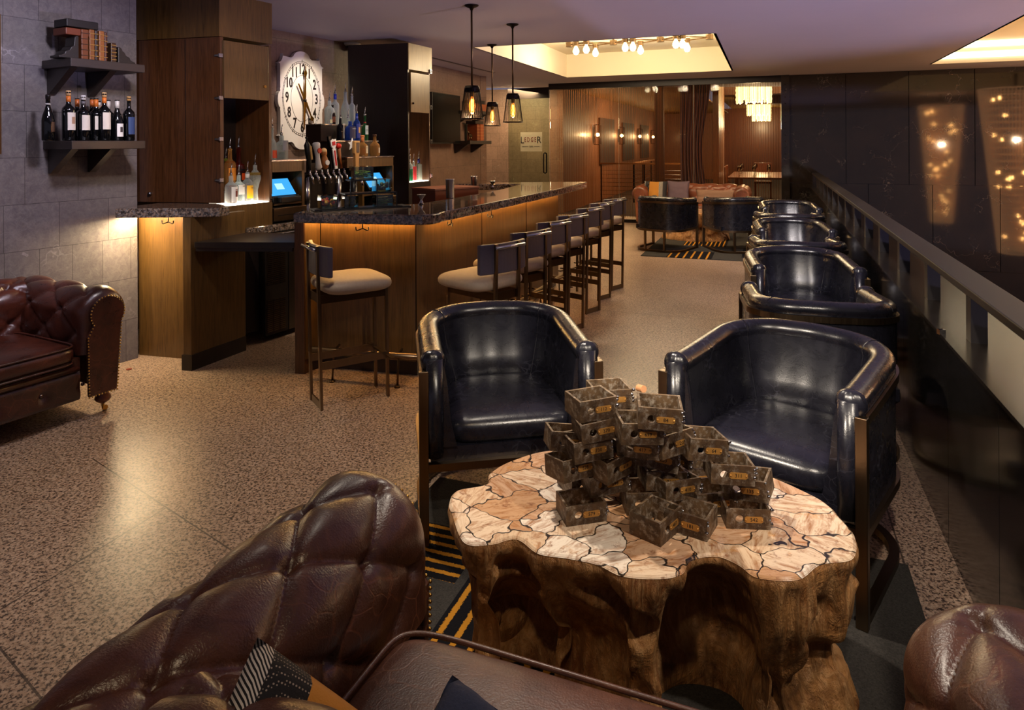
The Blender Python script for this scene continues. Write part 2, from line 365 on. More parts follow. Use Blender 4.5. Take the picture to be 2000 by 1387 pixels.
# ceiling with two openings (tray and lit coffer)
TR=[Vector((-.47,8.60)),Vector((2.25,7.60)),Vector((3.72,11.55)),Vector((1.02,12.62))]
CF=[Vector((4.93,6.5)),Vector((6.62,10.76)),Vector((9.4,9.66)),Vector((7.7,5.4))]
def ceil_mesh():
    bm=B();out=[(-6,-3),(14,-3),(14,15),(-6,15)]
    bed=[]
    def loop(p):
        v=[bm.verts.new((q[0],q[1],C0)) for q in p];e=[bm.edges.new((v[i],v[(i+1)%len(v)])) for i in range(len(v))];bed.extend(e);return v
    loop(out);loop(TR);loop(CF)
    bmesh.ops.triangle_fill(bm,use_beauty=True,use_dissolve=False,edges=bed)
    return bm
cm=ceil_mesh()
kill=[]
def inside(p,poly):
    s=0
    for i in range(len(poly)):
        a=poly[i];b=poly[(i+1)%len(poly)];c=(b[0]-a[0])*(p.y-a[1])-(b[1]-a[1])*(p.x-a[0]);s+=1 if c>0 else -1
    return abs(s)==len(poly)
for f in cm.faces:
    c=f.calc_center_median()
    if inside(c,TR) or inside(c,CF):kill.append(f)
bmesh.ops.delete(cm,geom=kill,context='FACES_ONLY')
struct('ceiling',cm,CEIL)
def well(name,poly,h,m,top=None):
    bm=B();n=len(poly)
    for i in range(n):
        a=poly[i];b=poly[(i+1)%n];d=(b-a).normalized();o=Vector((d.y,-d.x))*.03
        if (a+o-sum(poly,Vector((0,0)))/n).length<(a-sum(poly,Vector((0,0)))/n).length:o=-o
        prism(bm,[a,b,b+o,a+o],C0,C0+h)
    prism(bm,[p for p in poly],C0+h,C0+h+.03)
    return struct(name,bm,m)
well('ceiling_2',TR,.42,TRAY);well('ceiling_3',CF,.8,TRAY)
# lit strips in the coffer's back face
a,b=CF[1],CF[2];d=(b-a).normalized();nn=Vector((d.y,-d.x))
if (a+nn-CF[0]).length>(a-CF[0]).length:nn=-nn
for k,(z0,z1) in enumerate([(.075,.165),(.235,.325)]):
    bm=B();prism(bm,[a+nn*.004,b+nn*.004,b+nn*.03,a+nn*.03],C0+z0,C0+z1);o=struct('trim_%d'%(k+1),bm,COVE)
# ---- walls
LW=Vector((-2.863,4.91));LD=hd(29).to_2d()
e=LW+LD*.17;s=LW-LD*5.2
bm=B();n=Vector((-LD.y,LD.x));prism(bm,[(s.x,s.y),(e.x,e.y),(e.x+n.x*.25,e.y+n.y*.25),(s.x+n.x*.25,s.y+n.y*.25)],0,C0)
def wallobj(name,m,origin,head,L,th,z0,z1,side=1):
    """wall built in its own frame (x along, face at y=0)"""
    bm=bx(0,L,0,th*side,z0,z1);o=struct(name,bm,m);o.location=(origin[0],origin[1],0);o.rotation_euler=(0,0,rad(90-head));return o
bm.free()
wallobj('wall_left',SLATE,(s.x,s.y),29,5.37,.25,0,C0)
CW=Vector((-2.512,7.156));q=CW-hd(28.2).to_2d()*2.6
wallobj('wall_back_bar',SLATEW,(q.x,q.y),28.2,4.6,.2,0,C0)
WB=Vector((-.563,12.231))-hd(20).to_2d()*3.4
wallobj('wall_television',SLATEW,(WB.x,WB.y),20,3.4,.2,0,C0)
W0=Vector((5.0,12.43));WD=Vector((-.9354,.3535))
# far stone wall with panel joints
SP=[1536,1653,1776,1905,2040]
def wfar(px,off=0): 
    p=onpl(px,300,(W0.x-.3535*off,W0.y-.9354*off),110.7);return p
bm=B();xs=[-.12,.98,2.02,3.05,4.1,5.2,6.3,7.4]
xs=[((wfar(p)-Vector((W0.x,W0.y,0))).to_2d()).dot(Vector((.9354,-.3535))) for p in SP]
xs+= [xs[-1]+1.1*k for k in range(1,5)]
for z0,z1,sh in ((.83,C0,0),(-.6,.826,.35),(-2.2,-.604,0)):
    for i in range(len(xs)-1):
        x0=xs[i]+(sh if i else 0);x1=xs[i+1]+sh
        bx(x0,x1-.009,0,.08,z0,z1-.003,bm)
bx(xs[0],xs[-1]+.5,.07,.15,-2.2,C0,bm)
o=struct('wall_right',bm,MARB);o.location=(W0.x,W0.y,0);o.rotation_euler=(0,0,rad(-20.7))
# floor of the void beside the rail
bm=B();prism(bm,[(-1,-3),(13,-3),(13,14),(5.6,13.2)],-2.4,-2.2);struct('floor_3',bm,MARB2)
# curb wall
def cl(Y,off=0,z=0): 
    return Vector((.686+.378*Y+.9354*off,Y-.3535*off,z))
CD=hd(20.7)
o0=cl(-2.0);L=(cl(12.35)-o0).length
bm=B()
edges=[onpl(x,700,(cl(3).x,3),20.7) for x in (1765,1851,1950)]
js=[0]+[L-10.2,L-9.1]+[]
js=sorted([(Vector((p.x,p.y))-o0.to_2d()).length for p in edges]);js=[0,1.2]+js+[js[-1]+1.0*k for k in range(1,4)]
js=sorted(set([0]+[(Vector((p.x,p.y))-o0.to_2d()).length for p in edges]+[L]))
for i in range(len(js)-1):bx(js[i],js[i+1]-.004,0,-.03,0,.79,bm)
bx(0,L,-.028,-.4,-1.5,.79,bm)
o=struct('wall_curb',bm,MARB2);o.location=o0;o.rotation_euler=(0,0,rad(90-20.7))
bm=bx(0,L,.004,-.42,.79,.803)
o=struct('trim_3',bm,mk_slate('curb_cap_stone','1c1815','2a2521','332d28',.2,.22,2.,'77706c',.3,.03,False,0));o.location=o0;o.rotation_euler=(0,0,rad(90-20.7))
# handrail
rl=thing('handrail','long dark bronze handrail on short flat posts along the marble curb','railing',cl(0,0,.803))
rl.rotation_euler=(0,0,rad(90-20.7))
RAILM=plain('rail_bronze','1e1a1b',.5,metal=.0,var=.08)
o=obj('rail_bar',bx(-1.5,13.0,-.05,-.17,.19,.222),RAILM,rl,bev=.004)
k=0;x=(cl(1.2)-cl(0)).length
while x<12.8:
    obj('post',bx(x,x+.07,-.075,-.13,0,.19),RAILM,rl);x+=.77
# small clip on curb
o=obj('curb_clip',box(B(),(0,0,.01),(.025,.02,.02)),CHR,loc=cl(2.75,.0,.80));tag(o,'tiny metal clip on the edge of the marble curb','clip')
# ---- far glass partition
def wl(t,off=0,z=0):  # along far wall from stone junction toward the door; off toward camera
    return Vector((W0.x+WD.x*t-.3535*off,W0.y+WD.y*t-.9354*off,z))
GZ=2.62
FRAME=plain('dark_bronze_frame','1c1310',.4,metal=.4)
def wbox(t0,t1,o0,o1,z0,z1,bm=None):
    bm=bm or B();return prism(bm,[wl(t0,o0).to_2d(),wl(t1,o0).to_2d(),wl(t1,o1).to_2d(),wl(t0,o1).to_2d()],z0,z1)
bm=B();wbox(-.02,4.52,-.05,.05,2.665,C0,bm);struct('trim_4',bm,FRAME)
bm=B();wbox(-.02,4.52,-.05,.05,0,.06,bm);struct('trim_5',bm,FRAME)
bm=B();wbox(-.05,.09,-.06,.06,0,C0,bm)
for i in range(22):
    p=wl(.02,.065,.2+i*.115);sph(bm,p,.011,8)
struct('trim_6',bm,MARB)
px=[1533,1413,1355,1209,1075];ts=[]
for p in px:
    q=onpl(p,300,(W0.x,W0.y),110.7);ts.append((q.to_2d()-W0).length)
ts[0]=.1
wn=thing('window_1',None,None);wn['kind']='structure'
EDGE=plain('glass_edge','b8b0a0',.3)
for i in range(4):
    obj('glass_pane',wbox(ts[i]+.002,ts[i+1]-.002,.0,.012,.06,2.665),PANE,wn)
    if i:obj('glass_edge',wbox(ts[i]-.0018,ts[i]+.0018,-.001,.013,.06,2.665),EDGE,wn)
# chain curtain behind glass: uncountable fine strands
bm=B();random.seed(3);t=.14
CHN=plain('bronze_bead_chain','8a5a38',.35,metal=.7)
while t<4.4:
    dn=.028+.012*math.sin(t*5)+random.random()*.012
    p=wl(t,-.1+.012*math.sin(t*17));tube(bm,[(p.x,p.y,.08),(p.x,p.y,2.7)],.0036,3,cap=False);t+=dn
o=obj('bead_chain_curtain',bm,CHN);tag(o,'fine bronze bead chain curtain hanging behind the far glass partition','curtain',kind='stuff')
# door of glass with sticker; hinged at (1075), swings in towards (1010)
dA=wl(ts[4]+.02);hx=onpl(1005,300,(dA.x,dA.y),110);
D0=Vector((dA.x,dA.y,0));D1=D0+hd(-62)*.95
dr=thing('door_1',None,None,D0);dr['kind']='structure'
u=(D1-D0).normalized();th=math.atan2(u.y,u.x);dr.rotation_euler=(0,0,th)
obj('glass_leaf',bx(.0,.95,0,.012,.03,2.5),PANEG,dr)
obj('top_rail',bx(0,.95,-.02,.03,2.5,2.72),FRAME,dr)
def pull(px_,side):
    bm=B();x=px_;tube(bm,[(x,side*.01,.95),(x,side*.07,.97),(x,side*.075,1.0),(x,side*.075,1.32),(x,side*.07,1.35),(x,side*.01,1.37)],.014,10);return bm
obj('door_handle',pull(.10,-1),DKM,dr,smooth=True);obj('door_handle',pull(.10,1),DKM,dr,smooth=True)
stk=obj('sticker',bx(.16,.66,.013,.016,1.40,1.80),plain('frosted_sticker','a89f88',.6),dr)
INK=plain('dark_ink','141014',.5);INKR=plain('red_ink','6b1a18',.5)
# text faces -y of the leaf (towards the room)
rot=(rad(90),0,PI)
def dtx(s,size,m,x,z,sx=1):return text(s,size,m,dr,(.82-x,.017,z),rot,.001,sx=sx)
# ================================================================ SEATING
def tuft(u,v):
    a=abs(math.sin(PI*(u+v)));b=abs(math.sin(PI*(u-v)));return (min(a,b)**.5)*.5+(a*b)**.5*.5-.75*math.exp(-(a*a+b*b)/.09)
def smooth(x): x=max(0,min(1,x));return x*x*(3-2*x)
def prof_pt(s,r,zc,zin,zb):
    """section of a rolled arm/back: s 0..1 from inner bottom, over the roll, to outer bottom. returns (x toward outside, z, nx, nz)"""
    l1=zc-zin;l2=r*rad(250);l3=.05;l4=zc-r*.4-zb;T=l1+l2+l3+l4;q=s*T
    if q<l1:return (0,zin+q,-1,0)
    q-=l1
    if q<l2:
        a=PI-q/r;x=r+r*math.cos(a);z=zc+r*math.sin(a);return (x,z,math.cos(a),math.sin(a))
    q-=l2;a=PI-rad(250);x=r+r*math.cos(a);z=zc+r*math.sin(a)
    if q<l3:
        k=q/l3;return (x-.015*k-.0,z-.03*k,1,0)
    q-=l3;return (x-.015,z-.03-(z-.03-zb)*q/l4,1,0)
def roll(L,r,zc,zin,zb,nu,nv,per=(.125,.165),depth=.03,capf=True,capb=False,tuftlen=None,phase=.5):
    """rolled section extruded along +y from 0 (front) to L; x 0 inner .. out"""
    l1=zc-zin;T=l1+r*rad(250)+.05+(zc-r*.4-zb)
    def fn(a,b):
        s=a;y=b*L;x,z,nx,nz=prof_pt(s,r,zc,zin,zb)
        q=s*T;U=q/per[0]/2;V=(y/per[1]+phase)/2
        k=smooth((q)/.06)*smooth((l1+r*rad(185)-q)/.08)
        w=1.
        if capf:w*=smooth(y/.13)
        if capb:w*=smooth((L-y)/.1)
        d=depth*(tuft(U,V)-1)*k*w+ .006*math.sin(s*9)*0
        if capf:
            t=max(0,1-y/.09);d-=(1-math.sqrt(max(0,1-t*t)))*.07
            y2=y
        return Vector((x+nx*d,y,z+nz*d))
    return grid(fn,nu,nv)
def endcap(bm,V,j=0):
    ring=[V[i][j] for i in range(len(V))]
    c=bm.verts.new(sum((v.co for v in ring),Vector())/len(ring))
    for i in range(len(ring)-1):bm.faces.new((ring[i],ring[i+1],c))
def chesterfield(name,label,loc,rz,W=1.95,D=.92,m=LEA,mc=LEAC,hi=1,r=.15,zc=.57,ncush=2,cset=.0,group=None):
    R=thing(name,label,'sofa',loc,rz,group)
    sa=2*r-.0;inner=W/2-sa
    nu,nv=int(90*hi),int(110*hi)
    zin=.38
    for sg in (1,-1):
        bm,V=roll(D-.03,r,zc,zin,.13,nu,nv);
        endcap(bm,V,0)
        for v in bm.verts:v.co=Vector((sg*(inner+v.co.x),-D/2+v.co.y+.015,v.co.z))
        arm=obj('arm',bm,m,R,smooth=True)
        # scroll panel on the front
        pts=[]
        for k in range(40):
            x,z,nx,nz=prof_pt(.12+.88*k/39,r,zc,zin,.13);pts.append((sg*(inner+r+(x-r)*.62),zc+(z-zc)*(.66 if z>zc-.1 else 1)))
        pts=[]
        for k in range(25):
            a=rad(215-250*k/24);pts.append((sg*(inner+r+.0+r*.66*math.cos(a)),zc+r*.66*math.sin(a)))
        pts+=[(sg*(inner+r*1.35),.14),(sg*(inner+.04),.14),(sg*(inner+.035),zc-.12)]
        pb=B();vprism(pb,pts,(0,-D/2+.016,0),(1,0,0),(0,-1,0),.022);pn=obj('arm_panel',pb,m,R,bev=.006)
        nb=B();P=pts+[pts[0]]
        for i in range(len(P)-1):
            a=Vector(P[i]);b=Vector(P[i+1]);L=(b-a).length;n=max(1,int(L/.017))
            for j in range(n):
                q=a+(b-a)*j/n;sph(nb,(q.x,-D/2-.007,q.y),.0052,6)
        o=obj('nailhead_trim',nb,BRASS,pn,smooth=True);o['kind']='stuff'
        if 0:
            T=(zc-zin)+r*rad(250)+.05+(zc-r*.4-.13)
            for iu in range(1,6):
                for iv in range(0,14):
                    pass
    # back: same section, running across
    bm,V=roll(2*inner+.1,r*.95,zc+.02,zin,.13,nu,int(nv*1.8),capf=False)
    for v in bm.verts:
        x,y,z=v.co;v.co=Vector((-inner-.05+y,D/2-2*r*.95+x,z))
    obj('back',bm,m,R,smooth=True)
    # base and front rail with buttons
    obj('base',bx(-inner-.02,inner+.02,-D/2+.05+cset,D/2-.06,.13,.37),m,R)
    def fr(a,b):
        x=(-1+2*a)*(inner+.01);z=.13+.17*b;d=.02*math.sqrt(max(0,1-(2*b-1)**4))
        for k in range(int(inner*2/.22)+1):
            bxx=-inner+.11+k*.22;q=((x-bxx)**2+(z-.215)**2)**.5;d-=.018*math.exp(-(q/.03)**2)
        return Vector((x,-D/2+.045-d+cset,z))
    bm,V=grid(fr,int(140*hi),16);f=obj('front_rail',bm,m,R,smooth=True)
    for k in range(int(inner*2/.22)+1):obj('upholstery_button',sph(B(),(-inner+.11+k*.22,-D/2+.04+cset,.215),.012,8,(1,.6,1)),m,f,smooth=True)
    obj('welt',tube(B(),[(-inner,-D/2+.028+cset,.315),(inner,-D/2+.028+cset,.315)],.016,10),m,R,smooth=True)
    # cushions
    w=2*inner/ncush
    for k in range(ncush):
        x0=-inner+w*k+.004;cx=x0+w/2-.004;hw=w/2-.006;y0=-D/2+cset;y1=D/2-2*r+.06;cy=(y0+y1)/2;hy=(y1-y0)/2
        def cu(a,b):
            # superellipse cushion: a around lat, b lon
            th=2*PI*b;ph=-PI/2+PI*a
            c=math.copysign(abs(math.cos(th))**.22,math.cos(th));s_=math.copysign(abs(math.sin(th))**.22,math.sin(th))
            cp=max(0,math.cos(ph))**.28;sp=math.copysign(abs(math.sin(ph))**.6,math.sin(ph))
            x=hw*c*cp;y=hy*s_*cp
            puff=.02*(1-(x/hw)**2)*(1-(y/hy)**2) if sp>0 else 0
            z=.40+.058*sp+puff+ .006*noise.noise(Vector((x*5+k*9,y*5,sp)))
            return Vector((cx+x,cy+y,z))
        bm,V=grid(cu,36,int(90*hi));bmesh.ops.remove_doubles(bm,verts=bm.verts,dist=1e-5)
        cs=obj('seat_cushion',bm,mc,R,smooth=True)
        for zz in (.447,.352):
            pts=[]
            for i in range(64):
                th=2*PI*i/64;c=math.copysign(abs(math.cos(th))**.22,math.cos(th));s_=math.copysign(abs(math.sin(th))**.22,math.sin(th));pts.append((cx+hw*c*.985,cy+hy*s_*.985,zz))
            obj('piping',tube(B(),pts,.006,6,closed=True),mc,cs,smooth=True)
    for sx in (1,-1):
        for sy in (1,-1):
            q=(sx*(W/2-.12),sy*(D/2-.1),0)
            bm=B();lathe(bm,[(.03,.13),(.035,.125),(.022,.115),(.042,.09),(.045,.075),(.035,.06),(.02,.05),(.012,.045)],q,18)
            ft=obj('foot',bm,MAHO,R,smooth=True)
            c=B();cyl(c,(q[0],q[1],.025),.008,.03);m_=Matrix.Translation((q[0]+.012,q[1],.0155))@Matrix.Rotation(PI/2,4,'X')
            bmesh.ops.create_cone(c,cap_ends=True,segments=16,radius1=.0155,radius2=.0155,depth=.014,matrix=m_)
            obj('caster',c,BRASS,ft)
    return R
# button helper: small buttons at tuft nodes on the arms
def tub_path(w,d,rc,n=14):
    """U path, from front-left to front-right; front at y=-d/2"""
    P=[(-w,-d/2)]
    yb=d/2
    for k in range(5):P.append((-w,-d/2+(yb-rc+d/2)*(k+1)/6))
    for k in range(n+1):
        a=PI-PI/2*k/n;P.append((-w+rc+rc*math.cos(a),yb-rc+rc*math.sin(a)))
    m=4
    for k in range(1,m):P.append((-w+rc+(2*w-2*rc)*k/m,yb+.012*math.sin(PI*k/m)))
    for k in range(n+1):
        a=PI/2-PI/2*k/n;P.append((w-rc+rc*math.cos(a),yb-rc+rc*math.sin(a)))
    for k in range(6):P.append((w,yb-rc-(yb-rc+d/2)*(k+1)/6))
    return [Vector(p) for p in P]
def usweep(path,sec,closed=True,caps=True):
    """sec(i,frac)-> list of (offset outward, z)"""
    bm=B();n=len(path);R=[]
    L=[0]
    for i in range(1,n):L.append(L[-1]+(path[i]-path[i-1]).length)
    for i,p in enumerate(path):
        t=(path[min(i+1,n-1)]-path[max(i-1,0)]).normalized();nr=Vector((-t.y,t.x))
        R.append([bm.verts.new((p.x+nr.x*o,p.y+nr.y*o,z)) for o,z in sec(L[i]/L[-1])])
    m=len(R[0])
    for i in range(n-1):
        for k in range(m if closed else m-1):
            bm.faces.new((R[i][k],R[i+1][k],R[i+1][(k+1)%m],R[i][(k+1)%m]))
    if caps and closed:
        bm.faces.new(R[0]);bm.faces.new(R[-1][::-1])
    return bm
def resample(P,n):
    L=[0]
    for i in range(1,len(P)):L.append(L[-1]+(P[i]-P[i-1]).length)
    out=[];j=0
    for k in range(n):
        s=L[-1]*k/(n-1)
        while j<len(P)-2 and L[j+1]<s:j+=1
        t=(s-L[j])/max(1e-9,L[j+1]-L[j]);out.append(P[j].lerp(P[j+1],min(1,t)))
    return out
def tub_chair(name,label,loc,rz,group):
    R=thing(name,label,'chair',(loc[0],loc[1],.011),rz,group)
    w,d,rc=.345,.66,.25
    P=resample(tub_path(w,d,rc),70)
    ztop=lambda f:.735+.045*math.sin(PI*f)**1.5
    # thick inner pad rising into a rounded top roll
    def sec(f):
        z=ztop(f);k=.0;s=[(-.01,.36),(-.125,.36)]
        lean=math.sin(PI*f)**2;s+= [(-.10-.055*lean,.47),(-.092-.03*lean,.55),(-.084-.008*lean,.63),(-.074,z-.05)]
        for a in range(0,13):
            th=rad(200-a*20);s.append((-.032+.046*math.cos(th),z-.03+.04*math.sin(th)))
        return s
    pad=obj('upholstery',usweep(P,sec),BLK,R,smooth=True)
    pad.modifiers.new('w','WEIGHTED_NORMAL')
    # rounded pleated end knobs of the arms
    for e_,sg in ((0,-1),(-1,1)):
        p=P[e_];bm=B()
        def kn(a,b):
            ph=-PI/2+PI*a;th=2*PI*b;rr=.05*max(0,math.cos(ph))**.8*(1+.06*math.cos(10*th)*max(0,math.sin(ph)))
            return Vector((p.x+sg*.03*-1+rr*math.cos(th),p.y+.012+rr*.7*math.sin(th),ztop(0)-.028+.046*math.sin(ph)))
        bm,V=grid(kn,14,41);obj('arm_knob',bm,BLK,pad,smooth=True)
        bm=B();tube(bm,[(p.x-sg*.035,p.y+.0,.34),(p.x-sg*.035,p.y-.004,.5),(p.x-sg*.034,p.y,.72)],.036,12);obj('arm_front',bm,BLK,pad,smooth=True)
    # seams on the back
    for f in (.33,.67):
        i=int(f*(len(P)-1));t=(P[i+1]-P[i-1]).normalized();nr=Vector((-t.y,t.x))
        pts=[(P[i].x+nr.x*o,P[i].y+nr.y*o,z) for o,z in sec(f)[2:17]]
        pts=[(x-nr.x*-.000,y,z) for x,y,z in pts];obj('seam',tube(B(),pts,.0022,5),BLK,pad)
    # outer leather panel
    obj('outer_panel',usweep(P,lambda f:[(.012,.31),(.012,ztop(f)-.055),(-.004,ztop(f)-.055),(-.004,.31)]),BLK,R,smooth=False)
    # metal bands
    obj('top_band',usweep(P,lambda f:[(.014,ztop(f)-.085),(.024,ztop(f)-.085),(.024,ztop(f)-.055),(.014,ztop(f)-.055)]),BRZ,R)
    obj('bottom_band',usweep(P,lambda f:[(-.01,.29),(.026,.29),(.026,.32),(-.01,.32)]),BRZ,R)
    obj('base_ring',usweep(P,lambda f:[(-.012,0),(.022,0),(.022,.028),(-.012,.028)]),BRZD,R)
    for sg in (-1,1):
        obj('front_post',bx(sg*(w-.01),sg*(w+.027),-d/2-.03,-d/2-.003,0,ztop(0)-.055),BRZ,R,bev=.002)
        obj('rear_leg',bx(sg*.15-.014,sg*.15+.014,d/2-.018,d/2+.01,.02,.30),BRZ,R)
    obj('front_rail',bx(-w,w,-d/2-.025,-d/2,.285,.315),BRZ,R)
    obj('seat_deck',bx(-w+.02,w-.02,-d/2,d/2-.06,.31,.37),BLK,R)
    # seat cushion
    def cu(a,b):
        ph=-PI/2+PI*a;th=2*PI*b
        c=math.copysign(abs(math.cos(th))**.35,math.cos(th));s_=math.copysign(abs(math.sin(th))**.3,math.sin(th))
        cp=max(0,math.cos(ph))**.3;sp=math.copysign(abs(math.sin(ph))**.7,math.sin(ph))
        x=.262*c*cp;y=.275*s_*cp
        if s_>0:x*=1-.1*s_*s_
        return Vector((x,y-.06,.415+.062*sp+(.012*(1-(x/.27)**2)*(1-(y/.28)**2) if sp>0 else 0)))
    bm,V=grid(cu,26,64);bmesh.ops.remove_doubles(bm,verts=bm.verts,dist=1e-5)
    cs=obj('seat_cushion',bm,BLK,R,smooth=True)
    return R
# local -y is the front; heading h (deg from +Y towards +X) = facing direction
def face(h): return rad(180-h)
def cc(front,h,d=.66):
    f=hd(h);return (front[0]-f.x*d/2,front[1]-f.y*d/2,0)
T1=(-.005,2.74);T2=(.865,2.44)
c0=tub_chair('tub_chair','black leather tub chair behind the left side of the stone-topped stump table',cc(T1,170),face(170),'tub chairs with metal frames')
index()
def chair(label,pos,h,z=0):return dup(c0,(pos[0],pos[1],z),face(h),label)
chair('black leather tub chair angled to the right of the stump table, closest to the curb',cc(T2,221),221,.011)
def row(front,h,label):return chair(label,cc(front,h),h,0)
row((1.97,4.54),192,'nearest of the rail-row tub chairs that face the camera')
chair('black tub chair seen from behind, its metal band showing, nearest in the rail row',(1.63,3.66,0),14)
row((2.71,6.50),193,'middle one of the rail-row tub chairs that face the camera')
chair('middle one of the rail-row tub chairs that turn their backs to the camera',(2.37,5.68,0),14)
chair('farthest black tub chair of the rail row that faces the camera',cc((3.49,8.52),195),195,.011)
chair('farthest black tub chair of the rail row that turns its back to the camera',(3.15,7.76,0),15)
chair('black tub chair seen from behind on the far rug, left of the pair',(2.24,10.05,0),38,.011)
chair('black tub chair seen from behind on the far rug, right of the pair',(3.24,9.9,0),-4,.011)
# round side tables between the facing chairs
st=thing('round_side_table','low round black side table between the two nearest facing tub chairs of the rail row','table',(1.84,4.26,0))
bm=B();lathe(bm,[(.0,.475),(.195,.475),(.205,.48),(.205,.5),(.195,.505),(.175,.505),(.17,.5),(0,.5)],(0,0,0),48);obj('table_top',bm,BLKP,st,smooth=False)
bm=B();cyl(bm,(0,0,.02),.02,.46);obj('stem',bm,BRZD,st)
bm=B();tube(bm,[(.2*math.cos(2*PI*k/40),.2*math.sin(2*PI*k/40),.012) for k in range(40)],.012,8,closed=True);bar(bm,(-.2,0,.012),(.2,0,.012),.02,.02);obj('base_ring',bm,BRZD,st,smooth=True)
index()
dup(st,(2.58,6.25,0),0,'low round black side table between the middle pair of facing tub chairs')
dup(st,(3.36,8.3,0),0,'low round black side table between the farthest pair of facing tub chairs')
# sofas
SH=20.7
n_=Vector((.9354,-.3535));g_=Vector((.3535,.9354))
sc=n_*(-.305)+g_*(1.10)
near=chesterfield('chesterfield_sofa','brown leather chesterfield in the foreground, its tufted arm filling the bottom left',(sc.x,sc.y,.01),face(SH+1.5),W=1.78,D=.98,hi=1.7,r=.185,zc=.53,ncush=1,cset=.2)
LS=Vector((-2.36,3.96));ld=hd(28).to_2d();lc=LS-ld*.83+Vector((-ld.y,ld.x))*.47
chesterfield('chesterfield_sofa','red-brown leather chesterfield with turned feet standing against the slate wall at left',(lc.x,lc.y,0),face(118),W=2.0,D=.9,m=LEAR,mc=LEAR,hi=1.1,r=.15,zc=.60,ncush=2)
fs=wl(1.62,.60)
chesterfield('chesterfield_sofa','distant tan-brown leather chesterfield with its back to the glass partition',(fs.x,fs.y,.01),face(SH+180),W=2.05,D=.9,m=LEAT,mc=LEAT,hi=.8,r=.15,zc=.64,ncush=2)
# ================================================================ RUGS, STUMP TABLES
RUG=mk_rug()
rc_=n_*(-.495)+g_*1.43
r1=obj('striped_rug',box(B(),(0,0,.005),(1.93,2.9,.01)),RUG,loc=(rc_.x,rc_.y,0),rz=rad(-20.7));tag(r1,'charcoal rug with ochre stripes lying under the near stump table and foreground sofa','rug','striped rugs')
rc2=n_*(-.72)+g_*10.93
r2=dup(r1,(rc2.x,rc2.y,0),None,'charcoal rug with pale gold stripes under the far pair of tub chairs')
TOPP=[(875,990),(880,1010),(905,1068),(960,1072),(1008,1062),(1050,1090),(1110,1100),(1165,1112),(1215,1135),(1290,1140),(1335,1130),(1352,1104),(1400,1096),(1440,1112),(1480,1138),(1560,1142),(1605,1112),(1668,1100),(1672,1055),(1640,1015),(1625,998),(1590,975),(1500,935),(1400,905),(1250,880),(1080,885),(1000,905),(955,930),(948,952),(890,965)]
TP=[Vector(at(x,y,.45)) for x,y in TOPP]
TC=Vector((.40,2.10))
def crom(P,n):
    out=[];m=len(P);L=[0]
    for i in range(m):L.append(L[-1]+(P[(i+1)%m]-P[i]).length)
    j=0
    for k in range(n):
        s=L[-1]*k/n
        while L[j+1]<s:j+=1
        t=(s-L[j])/(L[j+1]-L[j]);a,b,c,d=P[(j-1)%m],P[j],P[(j+1)%m],P[(j+2)%m]
        out.append(.5*((2*b)+(c-a)*t+(2*a-5*b+4*c-d)*t*t+(-a+3*b-3*c+d)*t**3))
    return out
def stump(name,label,P,C,loc,rz,hgt,nu,nz,seed,group):
    R=thing(name,label,'coffee table',loc,rz,group)
    Q=[p-C for p in crom(P,nu)]
    T=[]
    for i,p in enumerate(Q):
        t=(Q[(i+1)%nu]-Q[i-1]).normalized();T.append(Vector((t.y,-t.x)))
    A=sum((Q[i].x*Q[(i+1)%nu].y-Q[(i+1)%nu].x*Q[i].y) for i in range(nu))
    if A<0:T=[-t for t in T]
    # smooth distance for concavity folds
    rr=[p.length for p in Q];w=nu//14
    sm=[sum(rr[(i+k)%nu] for k in range(-w,w+1))/(2*w+1) for i in range(nu)]
    def fn(a,b):
        i=int(round(a*nu))%nu;p=Q[i];z=hgt*(1-b);dirv=p.normalized()
        fold=min(0,rr[i]-sm[i])*1.1*smooth(b*2.2)
        q=Vector((p.x*1.6,p.y*1.6,z*.9+seed));n1=noise.noise(q*2.2);n2=noise.noise(Vector((p.x*9,p.y*9,z*2.2+seed)));n3=noise.noise(Vector((p.x*26,p.y*26,z*8+seed)));n4=noise.noise(Vector((p.x*6+9,p.y*6,z*7)))
        tp=-.10*smooth(b*1.1)*(.5+.5*math.cos(math.atan2(p.y,p.x)-PI))-.055*smooth(b*1.2)+.06*smooth((b-.55)/.45)
        bite=-.05*smooth(n4*3-.15)*smooth(b*4-.15)*(1-.5*b)
        d=fold+tp+n1*.06*smooth(b*3)+n2*.045*smooth(b*4)+n3*.014*smooth(b*8)+bite
        d+= -.006*(1-smooth(b*25))
        t=T[i]
        return Vector((p.x+t.x*d,p.y+t.y*d,z))
    bm,V=grid(fn,nu,nz,closeu=True)
    obj('stump_base',bm,BARK,R,smooth=True)
    bm=B();o=[bm.verts.new((p.x-T[i].x*.004,p.y-T[i].y*.004,hgt-.002)) for i,p in enumerate(Q)];u=[bm.verts.new((p.x-T[i].x*.012,p.y-T[i].y*.012,hgt+.004)) for i,p in enumerate(Q)]
    for i in range(nu):bm.faces.new((o[i],o[(i+1)%nu],u[(i+1)%nu],u[i]))
    bmesh.ops.triangle_fill(bm,use_beauty=True,edges=[e for e in bm.edges if e.verts[0] in set(u) and e.verts[1] in set(u)])
    obj('stone_mosaic_top',bm,PETR,R)
    return R
BARK=mk_bark();PETR=mk_petri()
stump('stump_coffee_table','low petrified wood stump table in the foreground with a cracked cream stone mosaic top',TP,TC,(TC.x,TC.y,.011),0,.45,420,64,3.1,'stump coffee tables')
ft=Vector((3.0,11.05))
stump('stump_coffee_table','small distant petrified wood stump table between the far tub chairs and far sofa',[Vector(((p-TC).x*.95,(p-TC).y*.95)) for p in TP],Vector((0,0)),(ft.x,ft.y,.011),rad(170),.45,160,30,8.3,'stump coffee tables')
